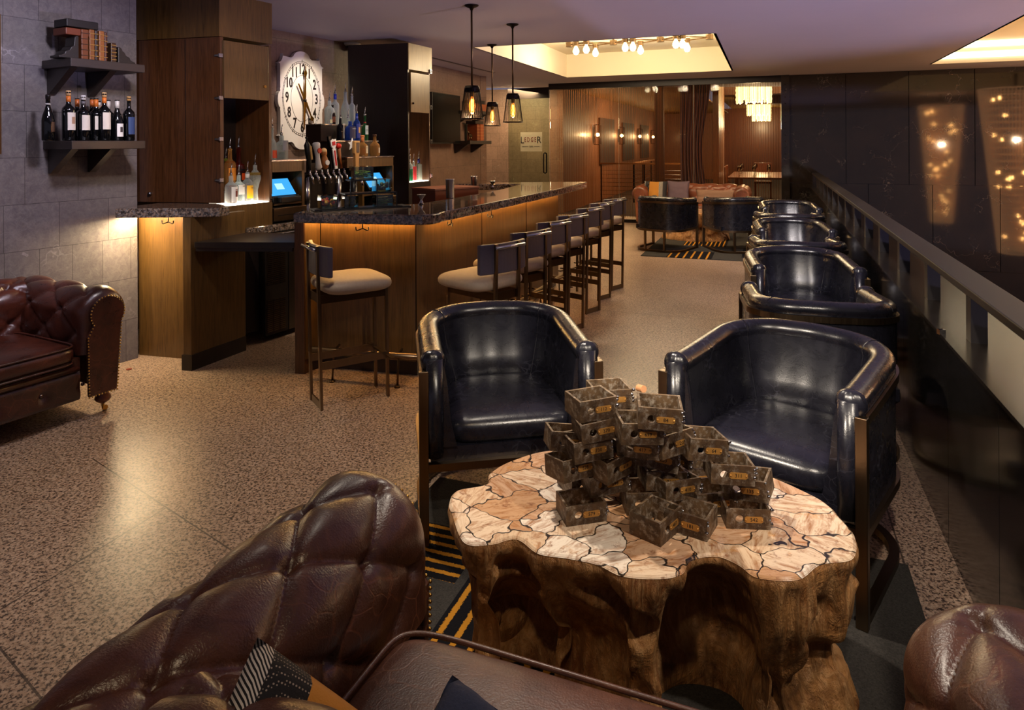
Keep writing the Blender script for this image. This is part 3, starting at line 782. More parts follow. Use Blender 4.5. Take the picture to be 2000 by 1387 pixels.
# ================================================================ SCULPTURE of welded deposit drawers
SC=thing('drawer_sculpture','pile of welded rusty deposit box drawers with numbered brass plates on the mosaic table','sculpture',(.42,2.15,.4655))
PLATE=plain('plate_brass','b88644',.35,metal=.45,var=.15,sc=90);INKP=plain('engraved_ink','1a120a',.6);HOLE=plain('hole_dark','050505',.8)
WELD=mk_metal('weld_bead','9a989a',.2,brush=False)
def drawer(x,y,z,yaw,num,w=.125,dp=.115,h=.062,tilt=0,roll_=0,side=1):
    """open rectangular ring; front face toward local -y; x,y relative to sculpture"""
    bm=B();t=.007
    hx=-w*.20*side
    # front plate with round hole, built as polygon ring
    n=20;r=.0115
    for y0,y1 in ((-dp/2,-dp/2+t),):
        A=[];Bv=[]
        for yy in (y0,y1):
            c=[bm.verts.new((hx+r*math.cos(2*PI*k/n),yy,r*math.sin(2*PI*k/n))) for k in range(n)]
            rc=[]
            for k in range(n):
                a=2*PI*k/n;cx,cz=math.cos(a),math.sin(a)
                sx=((w/2-hx) if cx>0 else (w/2+hx))/max(1e-6,abs(cx));sz=h/2/max(1e-6,abs(cz));s=min(sx,sz);rc.append(bm.verts.new((hx+cx*s,yy,cz*s)))
            cor=[bm.verts.new((sx*w/2,yy,sz*h/2)) for sx,sz in ((1,1),(-1,1),(-1,-1),(1,-1))]
            for k in range(n):
                a0=rc[k];a1=rc[(k+1)%n]
                bm.faces.new((c[k],c[(k+1)%n],a1,a0))
                onv0=abs(abs(a0.co.x)-w/2)<1e-6;onv1=abs(abs(a1.co.x)-w/2)<1e-6
                if onv0!=onv1:
                    q=min(cor,key=lambda v:(v.co-(a0.co+a1.co)/2).length);bm.faces.new((a0,a1,q))
            A.append(c)
        for k in range(n):bm.faces.new((A[0][k],A[0][(k+1)%n],A[1][(k+1)%n],A[1][k]))
    bx(-w/2,w/2,dp/2-t,dp/2,-h/2,h/2,bm);bx(-w/2,-w/2+t,-dp/2+t,dp/2-t,-h/2,h/2,bm);bx(w/2-t,w/2,-dp/2+t,dp/2-t,-h/2,h/2,bm)
    # rim strips closing the front plate thickness
    bx(-w/2,w/2,-dp/2+.0005,-dp/2+t,h/2-.0005,h/2,bm);bx(-w/2,w/2,-dp/2+.0005,-dp/2+t,-h/2,-h/2+.0005,bm);bx(-w/2,-w/2+.0005,-dp/2,-dp/2+t,-h/2,h/2,bm);bx(w/2-.0005,w/2,-dp/2,-dp/2+t,-h/2,h/2,bm)
    o=obj('deposit_drawer',bm,IRON,SC);o.location=(x,y,z+h/2);o.rotation_euler=(tilt,roll_,rad(yaw))
    pb=B();px0=w*.12*side
    pts=[(-.026,-.0055),(-.021,-.009),(.021,-.009),(.026,-.0055),(.026,.0055),(.021,.009),(-.021,.009),(-.026,.0055)]
    vprism(pb,[(a+px0,b) for a,b in pts],(0,-dp/2-.0015,0),(1,0,0),(0,1,0),.0014)
    for s in (-1,1):sph(pb,(px0+s*.0225,-dp/2-.002,0),.003,8)
    p=obj('number_plate',pb,PLATE,o)
    if num:
        q=text(num,.0145,INKP,p,(px0,-dp/2-.0018,0),(rad(90),0,0),.0003,name='number')
        
    wb=B()
    for k in range(6):
        sph(wb,(w/2*(1 if side>0 else -1)+random.uniform(-.004,.004),-dp/2+random.uniform(-.002,.006),h/2-random.uniform(0,.045)),random.uniform(.003,.006),6)
    obj('weld',wb,WELD,o,smooth=True)
    return o
def dat(px,py,num,z,yaw,**k):
    """front face centre at pixel height estimate z"""
    h=k.get('h',.062);dp=k.get('dp',.115);X,Y=at(px,py,.4655+z+h/2)
    a=rad(yaw);X+=-math.sin(a)*dp/2*1;Y+=math.cos(a)*dp/2
    return drawer(X-.42,Y-2.15,z,yaw,num,**k)
DR=[ # px,py,number,z,yaw
(1146,1005,'579',.0,14),(1338,1025,'181',.0,-33),(1312,1028,'407',.0,48),(1462,1015,'542',.0,-4),
(1192,948,'546',.058,12),(1264,985,'5100',.0,3),(1302,942,'2160',.06,5),(1135,920,'528',.115,30),
(1400,985,'098',.0,10),(1432,930,'311',.125,-3),(1160,882,'730',.175,18),(1215,912,'619',.12,38),
(1245,875,'417',.185,-20),(1256,848,'699',.25,6),(1325,870,'205',.19,28),(1175,843,'370',.235,12),
(1170,800,'112',.30,22),(1290,818,'84',.30,-8),(1115,868,'456',.175,8),(1105,905,'390',.055,-55),
(1385,880,'64',.18,12),(1335,960,'410',.045,22),(1455,958,'133',.06,-30),(1285,900,'250',.12,-12)]
for k_,(px_,py_,nm,z,yw) in enumerate(DR):
    tl=0 if z<.03 else random.uniform(-.16,.1);rl_=0 if z<.03 else random.uniform(-.16,.16);dat(px_,py_,nm,z,yw,side=1,tilt=tl,roll_=rl_,h=.056+.004*(k_%3),dp=.10)
# interior fill of the pile so the stack is supported
for (x,y,z,yw) in [(-.20,.05,.0,20),(-.08,.08,.0,-15),(.05,.10,.0,30),(.17,.10,.0,5),(-.12,.1,.06,40),(0,.12,.06,10),(.11,.09,.06,-25),(-.07,.13,.12,-5),(.05,.12,.12,25),(-.03,.12,.18,5),(-.12,.12,.18,30),(-.1,.14,.24,10)]:
    drawer(x,y,z,yw,None)
for x,y,z in ((-.10,-.02,.14),(-.02,.03,.33),(.07,0,.09)):
    bm=B();cyl(bm,(0,0,0),.011,.03);o=obj('wooden_dowel',bm,plain('dowel_wood','c08a60',.5),SC,loc=(x,y,z));o.rotation_euler=(rad(80),0,.4)
# ================================================================ BAR
CO=[Vector(p) for p in [(-1.415,4.40),(-.64,4.245)]]
# rounded corner and gently curved long side
for p in [(-.56,4.245),(-.50,4.28),(-.462,4.36),(-.44,4.455),(-.375,4.60),(-.258,4.865),(-.14,5.16),(-.002,5.49),(.19,5.955),(.383,6.42),(.62,7.06),(.80,7.56),(.84,7.68),(.83,7.72),(.78,7.735),(.6,7.735)]:CO.append(Vector(p))
CI=[Vector(p) for p in [(-.62,7.62),(-.64,7.40),(.02,7.38),(.08,7.28),(.03,7.1),(-.10,6.56),(-.28,6.05),(-.475,5.54),(-.64,5.15),(-.80,4.86),(-1.0,4.74),(-1.33,4.84)]]
ct=B();prism(ct,CO+CI,1.07,1.135)
bar_=thing('bar_counter','curved bar counter clad in bronze-toned wood under a thick speckled granite top','bar counter',(0,0,0))
obj('granite_top',ct,GRA,bar_,bev=.008,seg=3)
def off(P,d):
    out=[]
    for i,p in enumerate(P):
        t=(P[min(i+1,len(P)-1)]-P[max(i-1,0)]).normalized();out.append(p+Vector((-t.y,t.x))*d)
    return out
lg=[Vector(p) for p in [(-.44,4.455),(-.258,4.865),(-.002,5.49),(.19,5.955),(.383,6.42),(.60,7.0),(.76,7.45)]]
lo=off(lg,.27)
dieo=[Vector((-1.487,4.70)),Vector((-1.425,4.685)),Vector((-1.35,4.80)),Vector((-.655,4.62))]+lo[0:]
dieo[4]=Vector((-.60,4.76))
diei=off(dieo,.16)
bm=B();n=len(dieo)
prism(bm,dieo+diei[::-1],.10,1.07);obj('front_panel',bm,WALB,bar_)
bm=B();d2=off(dieo,.03);prism(bm,d2+off(dieo,.15)[::-1],.0,.10);obj('toe_kick',bm,WALD,bar_)
# end panel
bm=B();prism(bm,[(-1.50,4.695),(-1.43,4.68),(-1.30,5.12),(-1.37,5.14)],0,1.07);obj('end_panel',bm,WAL,bar_)
# panel joint
bm=B();
for i in (2,3,6,8):
    p=dieo[i] if i<4 else dieo[i];cyl(bm,(p.x,p.y,.1),.004,.97,seg=6)
obj('panel_joint',bm,DKM,bar_)
# LED strips beneath the granite (real strips, aimed down)
def strip(parent,pts,z,m=LED,w=.012):
    bm=B()
    for a,b in zip(pts,pts[1:]):
        if (b-a).length>.03:slab(bm,a,b,w,z-.006,z,1)
    return obj('led_strip',bm,m,parent)
strip(bar_,off(dieo[1:4],-.035),1.069);strip(bar_,off(dieo[4:],-.035),1.069)
# foot rail
fr=thing('foot_rail','polished bronze foot rail on slim curved brackets along the base of the bar','foot rail',(0,0,0))
P=off(dieo[2:],-.17);P=[Vector((-1.38,4.62)),Vector((-.62,4.44)),Vector((-.44,4.66))]+off(dieo[5:],-.14)
obj('rail_tube',tube(B(),[(p.x,p.y,.19) for p in P],.021,12),BRZ,fr,smooth=True)
for i,p in enumerate([Vector((-1.2,4.577)),Vector((-.75,4.47))]+P[3:]):
    q=p+Vector((.0,.14)) if i<2 else p+Vector((-.11,.06))
    bm=B();tube(bm,[(p.x,p.y,.19),(p.x+.0,p.y-.03,.10),(p.x,p.y-.05,.012)],.007,8);tube(bm,[(p.x,p.y,.19),(q.x,q.y,.19)],.008,8);cyl(bm,(p.x,p.y-.05,0),.02,.01);obj('bracket',bm,BRZD,fr,smooth=True)
# purse hooks
def hook(parent,p,h):
    f=hd(h);s=Vector((f.y,-f.x,0));bm=B();p=Vector(p)
    tube(bm,[p,p+Vector((0,0,-.05))],.004,8)
    for k in (-1,1):tube(bm,[p+Vector((0,0,-.045))]+[p+s*k*(.012+.03*math.sin(a))+Vector((0,0,-.045-.012*math.sin(a*2)+.014*(a>1.2)))+f*-.01 for a in (.4,.8,1.2,1.5)],.004,8)
    return obj('bag_hook',bm,BLKP,parent,smooth=True)
hook(bar_,(-.98,4.46,1.07),0);hook(bar_,(-.42,4.70,1.07),60);hook(bar_,(-.16,5.2,1.07),60)
# ledge, pony wall, lift-up flap
lg_=thing('bar_ledge','short granite ledge on a walnut pony wall with a bag hook, against the slate wall','bar ledge',(0,0,0))
bm=B();prism(bm,[(-2.80,4.85),(-2.765,4.752),(-2.06,4.79),(-2.03,4.90),(-2.20,5.115),(-2.6,5.20),(-2.70,5.20)],1.07,1.135);obj('granite_top',bm,GRA,lg_,bev=.006,seg=3)
bm=B();prism(bm,[(-2.81,5.13),(-2.38,5.02),(-2.34,5.14),(-2.70,5.2)],0,1.07);obj('front_panel',bm,WALB,lg_)
bm=B();prism(bm,[(-2.31,4.78),(-2.245,4.765),(-2.05,5.235),(-2.11,5.26)],0,1.07);obj('side_panel',bm,WALB,lg_,bev=.003)
bm=B();prism(bm,[(-2.318,4.773),(-2.24,4.758),(-2.045,5.23),(-2.09,5.25)],0,.11);obj('plinth',bm,WALD,lg_)
strip(lg_,[Vector((-2.72,5.03)),Vector((-2.40,4.955))],1.069)
hook(lg_,(-2.47,4.90,1.07),0)
fl=thing('counter_flap','dark lift-up counter flap bridging the gap between ledge and bar','counter flap',(0,0,0))
bm=B();a=at(381,477,.90);b=at(577,482,.90);prism(bm,[(-2.215,4.75),(-1.505,4.705),(-1.38,5.12),(-1.8,5.22),(-2.04,5.28)],.86,.90);obj('flap_top',bm,WALD,fl,bev=.003)
bm=B();prism(bm,[(-2.21,4.76),(-1.52,4.715),(-1.52,4.74),(-2.2,4.79)],.835,.86);obj('flap_edge',bm,WALD,fl)
# ================================================================ STOOLS
def stool():
    R=thing('bar_stool','grey upholstered bar stool','bar stool',(0,0,0),0,'bar stools')
    # local: front toward +y ; rear posts at y=-.2
    for s in (-1,1):
        obj('rear_post',bar(B(),(s*.10,-.20,0),(s*.10,-.22,.975),.016,.022),BRZ,R)
        obj('front_leg',bar(B(),(s*.10,.22,0),(s*.10,.21,.70),.016,.022),BRZ,R)
        bm=B();bar(bm,(s*.10,-.21,.655),(s*.10,.215,.655),.008,.05);obj('side_rail',bm,BRZD,R)
        bm=B();bar(bm,(s*.10,-.205,.26),(s*.10,.22,.26),.008,.045);obj('footrest_side',bm,BRZ,R)
    obj('rear_foot_plate',bar(B(),(-.10,-.20,.022),(.10,-.20,.022),.008,.045),BRZ,R)
    obj('footrest',bar(B(),(-.2,.215,.26),(.2,.215,.26),.03,.012),BRZ,R)
    obj('cross_rail',bar(B(),(-.1,.21,.655),(.1,.21,.655),.008,.05),BRZD,R);obj('cross_rail',bar(B(),(-.1,-.205,.655),(.1,-.205,.655),.008,.05),BRZD,R)
    for s in (-1,1):pass
    def cu(a,b):
        ph=-PI/2+PI*a;th=2*PI*b;c=math.copysign(abs(math.cos(th))**.45,math.cos(th));s_=math.copysign(abs(math.sin(th))**.45,math.sin(th));cp=max(0,math.cos(ph))**.5;sp=math.copysign(abs(math.sin(ph))**.8,math.sin(ph))
        return Vector((.225*c*cp,.02+.215*s_*cp,.725+.05*sp))
    bm,V=grid(cu,22,56);bmesh.ops.remove_doubles(bm,verts=bm.verts,dist=1e-5);obj('seat_cushion',bm,CLOTH,R,smooth=True)
    def bk(a,b):
        return Vector((0,0,0))
    bm=B();n=14;z0,z1=.795,.975;V=[]
    for i in range(n+1):
        x=-.20+.40*i/n;y=-.195-.03+ .11*(x/.2)**2*.35
        V.append([bm.verts.new((x,y+o,z)) for o,z in ((0,z0),(0,z1),(.03,z1),(.03,z0))])
    for i in range(n):
        for k in range(4):bm.faces.new((V[i][k],V[i+1][k],V[i+1][(k+1)%4],V[i][(k+1)%4]))
    bm.faces.new(V[0]);bm.faces.new(V[-1][::-1]);obj('backrest',bm,CLOTHG,R,bev=.008,seg=3)
    obj('back_rod',tube(B(),[(-.125,-.245,.955),(.125,-.245,.955)],.011,10),STEEL,R,smooth=True)
    return R
s0=stool();index()
ORD=['second','third','fourth','fifth','sixth']
S=[(4.15,-.037),(4.68,.155),(5.27,.348),(5.73,.533),(6.34,.751),(6.87,.928),(7.34,1.13)]
lab=['cream-seated bar stool nearest the camera in the row along the granite counter']+['%s bar stool from the front in the row along the granite counter'%w for w in ORD]+['farthest bar stool in the row along the granite counter']
for i,(Y,X) in enumerate(S):
    h=-47;f=hd(h);pos=(X+f.x*.21,Y+f.y*.21,0)
    dup(s0,pos,rad(-h),lab[i])
h=57;f=hd(h);s0.location=(-1.192+f.x*.2,4.13+f.y*.2,0);s0.rotation_euler=(0,0,rad(-h));s0['label']='grey bar stool standing alone at the near end of the bar, left of the row'
# ================================================================ BACK BAR
P1=(-1.962,5.57);BH=29.
def bb(px,py,dep=0.):
    """point seen at pixel, on the back-bar front plane shifted back by dep"""
    return onpl(px,py,(P1[0]-.8746*dep,P1[1]+.4848*dep),BH)
def frame_obj(t,p):
    t.location=p;t.rotation_euler=(0,0,rad(90-BH))   # local x along the bar wall, -y toward the room
DARKIN=plain('cabinet_interior','1a0f09',.5)
# left tower
tw=thing('liquor_cabinet','tall walnut cabinet with a lit open bay of bottles, standing over the granite ledge','cabinet')
a=bb(430,200,.0);b=bb(530,200,.0);Wt=(b-a).to_2d().length
frame_obj(tw,(a.x,a.y,0))
dpt=.62;z_sh=onpl(435,401.5,P1,BH).z;zd0=onpl(478,194,P1,BH).z;zd1=onpl(480,82,P1,BH).z;ztp=C0-.06
# body: side panel goes off at an angle
sd=B();prism(sd,[(0,0),(.03,.0),(.03,dpt),(-.19,.76),(-.19,.70)],1.137,zd1+.01);obj('side_panel',sd,WAL,tw)
bx0=B();prism(bx0,[(-.014,-.012),(Wt,-.012),(Wt,dpt),(-.2,.76),(-.205,.70)],zd1+.012,ztp);obj('top_box',bx0,WALB,tw)
obj('far_side_panel',bx(Wt-.025,Wt,0,dpt,.905,zd1),WAL,tw)
obj('back_panel',bx(.03,Wt-.025,.40,.42,.92,zd1),WALD,tw)
obj('lower_panel',bx(.0,Wt,-.006,.02,.91,z_sh-.012),WALB,tw)
obj('shelf',bx(.03,Wt-.025,.0,.4,z_sh-.03,z_sh-.008),WALB,tw)
obj('light_panel',bx(.034,Wt-.03,.008,.18,z_sh-.008,z_sh),SHELFLED,tw);obj('bottle_riser',bx(.034,Wt-.03,.18,.395,z_sh-.008,z_sh+.085),WALD,tw)
dd=obj('upper_door',bx(.02,Wt-.045,-.02,.0,zd0,zd1-.015),WALB,tw,bev=.002)
bm=B();m_=Matrix.Translation((Wt-.085,-.025,zd0+.11))@Matrix.Rotation(PI/2,4,'X');bmesh.ops.create_cone(bm,cap_ends=True,segments=16,radius1=.012,radius2=.012,depth=.01,matrix=m_);obj('door_lock',bm,BRASS,dd)
for z in (2.25,1.93,1.62,1.31):
    bm=B();box(bm,(.0,-.008,z),(.035,.012,.03));box(bm,(-.012,.02,z),(.012,.05,.016));obj('hinge',bm,STEEL,tw,bev=.002)
bm=B();d_=Vector((-.70,.44)).normalized()

for f in (.28,):
    bar(bm,(-.19*.42-.001,.70*.42,1.14),(-.19*.42-.001,.70*.42,zd1),.003)
obj('panel_joint',bm,BLKP,tw)
bm=B();q=Vector((-.19*.86-.008,.70*.86,1.20));sph(bm,q,.016,12);obj('cabinet_knob',bm,STEEL,tw,smooth=True)
# back counter with granite, fridges below
bc=thing('back_counter','granite-topped back counter running along the wall under the registers','counter')
frame_obj(bc,(a.x,a.y,0))
Lb=2.3
obj('granite_top',bx(.22,Lb,-.03,.9,.865,.925),GRA,bc,bev=.004)
obj('cabinet_body',bx(.22,Lb,.33,.85,.08,.865),WALD,bc)
fg=thing('ice_machine','steel undercounter ice machine with louvred grilles, seen through the bar opening','ice machine')
ax=onpl(513,600,(-1.994,5.436),BH);frame_obj(fg,(ax.x,ax.y,0))
DSTEEL=mk_metal('dark_steel','6a6258',.35)
obj('cabinet',bx(0,.62,-.015,.3,.06,.86),DSTEEL,fg)
GR=plain('grille_dark','0c0a09',.5)
wg=(onpl(558,600,(-1.994,5.436),BH)-ax).to_2d().length
g1=obj('grille_panel',bx(.0,wg,-.03,-.015,.05,.79),plain('grille_brown','2a211a',.45,metal=.5),fg,bev=.003)
bm=B()
for (z0,z1) in ((.46,.76),(.08,.33)):
    for c_ in range(3):
        x0=.02+(wg-.04)*c_/3;x1=x0+(wg-.04)/3-.012;z=z0
        while z<z1:
            box(bm,((x0+x1)/2,-.033,z),(x1-x0,.006,.006));z+=.0155
    obj('louvres',bm,BRZ,g1);bm=B()
bm.free()
obj('steel_door',bx(wg+.01,.62,-.03,-.015,.05,.79),DSTEEL,fg,bev=.003)
cp=obj('control_strip',bx(0,.62,-.035,-.015,.80,.855),STEEL,fg,bev=.003)
obj('display',bx(.03,.12,-.038,-.034,.815,.84),GR,cp)
u2=thing('undercounter_fridge','dark drawer fridge front beneath the tall cabinet, mostly behind the flap','fridge');frame_obj(u2,(a.x,a.y,0))
obj('front_panel',bx(.0,.34,-.012,.02,.1,.84),DARKIN,u2);obj('handle_bar',bx(.02,.32,-.03,-.012,.78,.80),BRZD,u2)
# register shelf unit left of the taps
def unit(name,label,p0px,p1px,ztop,mat=WALB):
    A=bb(p0px,330);Bq=bb(p1px,330);w=(Bq-A).to_2d().length
    t=thing(name,label,'shelf unit');frame_obj(t,(A.x,A.y,0))
    obj('metal_top',bx(-.01,w+.01,-.012,.5,ztop-.012,ztop),STEEL,t)
    obj('front_apron',bx(0,w,-.004,.02,ztop-.10,ztop-.012),mat,t)
    obj('side_panel',bx(0,.02,.02,.48,.925,ztop-.012),mat,t);obj('side_panel',bx(w-.03,w,-.004,.48,.925,ztop-.012),mat,t)
    obj('back_panel',bx(.02,w-.03,.46,.48,.925,ztop-.012),DARKIN,t)
    obj('inner_shelf',bx(.02,w-.03,0,.46,1.075,1.09),mat,t)
    return t,w
t1,w1=unit('register_shelf','walnut niche holding a register left of the beer taps, with bottles on its steel top',531,594,1.449)
SCR=emit('register_screen','3a9ee0',1.15);SCRW=emit('register_screen_window','a0d4f0',1.3)
def register(parent_unit_px,label,z=1.09):
    A=bb(parent_unit_px,370);t=thing('cash_register',label,'register');frame_obj(t,(A.x,A.y,z))
    b_=obj('base',bx(-.13,.15,-.01,.2,0,.06),BLKP,t,bev=.006)
    M=Matrix.Translation((0,.07,.115))@Matrix.Rotation(rad(-38),4,'X')
    bm=B();box(bm,(0,0,0),(.30,.03,.21),M=M);sc_=obj('screen_housing',bm,BLKP,t,bev=.005)
    bm=B();box(bm,(0,-.017,.006),(.265,.003,.165),M=M);s_=obj('screen',bm,SCR,sc_)
    bm=B();box(bm,(.0,-.020,.01),(.08,.002,.06),M=M);obj('window_graphic',bm,SCRW,s_)
    bm=B();box(bm,(.02,-.03,.03),(.22,.05,.05));obj('card_reader',bm,BLKP,t,bev=.008)
    return t
register(556,'cash register with a glowing blue screen, left of the beer taps')
def cash_drawer(px,label):
    A=bb(px,400);t=thing('till_unit',label,'till');frame_obj(t,(A.x,A.y,.927))
    obj('drawer_front',bx(-.18,.18,-.012,.01,.02,.125),BRZ,t,bev=.003);obj('case',bx(-.18,.18,.01,.4,.01,.13),DARKIN,t)
    obj('slot',bx(-.14,.09,-.014,-.011,.06,.067),BLKP,t);bm=B();box(bm,(.13,-.014,.075),(.025,.006,.035));obj('lock',bm,STEEL,t)
cash_drawer(566,'steel-fronted cash drawer under the left register');
# stepped liquor display right of the taps
A=bb(678,307);Bq=bb(768,304.5);w3=(Bq-A).to_2d().length
sd_=thing('stepped_liquor_display','three-step dark wood bottle display between the clock and the second cabinet','display shelf');frame_obj(sd_,(A.x,A.y,0))
Z3,Z2,Z1=1.455,None,None
Z2=bb(690,274.6,.2).z;Z1=bb(640,242.4,.4).z
x1=(bb(626.6,242,.4)-A).to_2d().dot(hd(BH).to_2d());x2=(bb(651,274,.2)-A).to_2d().dot(hd(BH).to_2d())
for nm,(z,y0,x0_,x1_) in {'lower_step':(Z3,0,0,w3),'middle_step':(Z2,.2,x2,x2+w3*.95),'upper_step':(Z1,.4,x1,x1+w3*.9)}.items():
    s_=obj(nm,bx(x0_,x1_,y0,y0+.2,(1.1 if y0 else z-.1),z-.01),WALD if y0 else WALB,sd_);obj('step_top',bx(x0_-.005,x1_+.005,y0-.008,y0+.2,z-.01,z),STEEL,s_)
u0=(bb(707,340)-A).to_2d().dot(hd(BH).to_2d())
obj('side_panel',bx(u0,u0+.025,-.004,.2,.925,Z3-.1),WALB,sd_);obj('side_panel',bx(w3-.02,w3,-.004,.2,.925,Z3-.1),WALB,sd_);obj('back_panel',bx(-.3,w3,.19,.2,.925,Z3-.05),DARKIN,sd_)
obj('inner_shelf',bx(u0,w3,0,.19,1.075,1.09),WALB,sd_)
register(741,'cash register with a glowing blue screen under the stepped bottle display');cash_drawer(752,'steel-fronted cash drawer under the right register')
# second tower
t2=thing('liquor_cabinet','tall dark cabinet with bronze doors and a small lit bottle bay, beside the television','cabinet')
fA=Vector((-1.157,7.6));hB=25.;fd=hd(hB);
t2.location=(fA.x,fA.y,0);t2.rotation_euler=(0,0,rad(90-hB))
dv=Vector((-1.848,7.77))-fA;lx=dv.dot(fd.to_2d());ly=dv.dot(Vector((-fd.y,fd.x)))
Zt=2.70;w2=.46
zl=onpl(815,354,(fA.x,fA.y),hB).z;zdb=onpl(815,220,(fA.x,fA.y),hB).z;zdt=onpl(815,140,(fA.x,fA.y),hB).z
bm=B();prism(bm,[(0,0),(.025,0),(.025,.5),(lx,ly+.02),(lx,ly)],.90,Zt);obj('side_panel',bm,WALD,t2)
obj('top_box',bx(0.0,w2+.03,-.012,.5,zdt+.01,Zt),GOLDP,t2)
dd=obj('upper_door',bx(.03,w2-.04,-.02,0,zdb,zdt-.02),GOLDP,t2,bev=.002);bm=B();sph(bm,(.07,-.025,zdb+.1),.012,10);obj('door_lock',bm,DKM,dd)
obj('far_side_panel',bx(w2-.02,w2,-.0,.5,.9,zdt),WAL,t2);obj('back_panel',bx(.02,w2,.34,.36,.9,zdt),WALB,t2)
obj('lower_panel',bx(0,w2,-.005,.02,.9,zl-.012),WALD,t2);obj('shelf',bx(.02,w2-.02,0,.34,zl-.03,zl-.008),WALB,t2);obj('light_panel',bx(.025,w2-.025,.01,.32,zl-.008,zl),SHELFLED,t2)
for z in (2.42,2.0,1.60,1.2):
    bm=B();
    for s1,s2 in (((0,.02),(.035,.006)),((0,-.02),(.035,.006)),((.015,0),(.006,.04)),((-.015,0),(.006,.04))):box(bm,(w2-.01+s1[0],-.02,z+s1[1]),(s2[0],.012,s2[1]))
    obj('hinge',bm,STEEL,t2)
# ---------------------------------------------------------------- clock
ck=thing('wall_clock','large cream scalloped wall clock with an oval dial on the slate wall behind the taps','clock')
kc=onpl(582,197,(CW.x,CW.y),28.2);ck.location=kc;ck.rotation_euler=(0,0,rad(90-28.2))
uu=hd(28.2).to_2d()
lft=(onpl(536,197,(CW.x,CW.y),28.2)-kc).to_2d().dot(uu);rgt=(onpl(627,197,(CW.x,CW.y),28.2)-kc).to_2d().dot(uu)
ch=(lft+rgt)/2;hw=(rgt-lft)/2;zt_=onpl(582,101,(CW.x,CW.y),28.2).z-kc.z;zb_=onpl(582,292,(CW.x,CW.y),28.2).z-kc.z;hh=(zt_-zb_)/2;czz=(zt_+zb_)/2
out=[]
def qd(sx,sz):
    q=[]
    # quarter from right-middle to top-middle
    q+=[(hw,.0)]
    for k in range(7):
        a=rad(90*k/6);q.append((hw-.032+.032*math.cos(a),.085*math.sin(a)))
    q+=[(hw-.03,.115),(hw-.034,.12),(hw-.034,hh*.70),(hw-.012,hh*.715)]
    for k in range(6):
        a=rad(-90*k/5);q.append((hw-.01-.065*math.sin(-a),hh*.72+.10*(1-math.cos(a))))
    q+=[(hw-.075,hh*.86),(.15,hh*.845)]
    for k in range(8):
        a=rad(10+80*k/7);q.append((.12*math.cos(a),hh*.86+hh*.14*math.sin(a)))
    return [(sx*x,sz*z) for x,z in q]
q1=qd(1,1);q2=qd(-1,1)[::-1];q3=qd(-1,-1);q4=qd(1,-1)[::-1]
pts=q1+q2+q3+q4;cl_=[]
for p_ in pts:
    if not cl_ or (abs(p_[0]-cl_[-1][0])+abs(p_[1]-cl_[-1][1]))>.004:cl_.append(p_)
bm=B();vprism(bm,[(x+ch,z+czz) for x,z in cl_],(0,-.005,0),(1,0,0),(0,-1,0),.045)
CREAM=plain('clock_cream_enamel','d8cfc6',.3,var=.04,sc=4);obj('clock_face',bm,CREAM,ck)
NUM=plain('clock_numeral','1e1712',.4);HANDM=mk_metal('clock_hand_brass','8a6420',.35)
rx=hw*.82;rz=hh*.76;ocz=czz+.02
fy=-.052
def oval(k,rxx,rzz):a=2*PI*k;return (ch+rxx*math.sin(a),fy,ocz+rzz*math.cos(a))
bm=B()
for sc_ in (1.0,.95):tube(bm,[oval(k/72,rx*sc_,rz*sc_) for k in range(72)],.0022,4,closed=True)
obj('inner_ring',tube(B(),[oval(k/60,rx*.57,rz*.62) for k in range(60)],.002,4,closed=True),NUM,ck)
for k in range(60):
    p0=Vector(oval(k/60,rx*.95,rz*.95));p1_=Vector(oval(k/60,rx,rz));bar(bm,p0,p1_ if k%5 else p0+(p1_-p0)*1.8,.004 if k%5 else .012,.002)
obj('minute_ring',bm,NUM,ck)
for i,s in enumerate(['12','1','2','3','4','5','6','7','8','9','10','11']):
    k=i/12;a=2*PI*k
    text(s,.155,NUM,ck,(ch+rx*.77*math.sin(a),fy,ocz+rz*.78*math.cos(a)),(rad(90),0,0),.001,name='numeral_'+['twelve','one','two','three','four','five','six','seven','eight','nine','ten','eleven'][i],sx=.66,bold=.0035)
def hand(ang,L,tail,w):
    bm=B();vprism(bm,[(-w*.4,-tail),(w*.4,-tail),(w,L*.15),(w*.35,L*.62),(w*1.6,L*.76),(w*.3,L*.84),(0,L),(-w*.3,L*.84),(-w*1.6,L*.76),(-w*.35,L*.62),(-w,L*.15)],(0,0,0),(1,0,0),(0,-1,0),.006)
    o=obj('clock_hand',bm,HANDM,ck,loc=(ch+.01,fy-.03,ocz-.02));o.rotation_euler=(0,ang,0)
hand(rad(2),rz*.98,.32,.014);hand(rad(152),rz*.74,.2,.017)
bm=B();sph(bm,(ch+.01,fy-.032,ocz-.02),.02,12);obj('hand_boss',bm,DKM,ck,smooth=True)
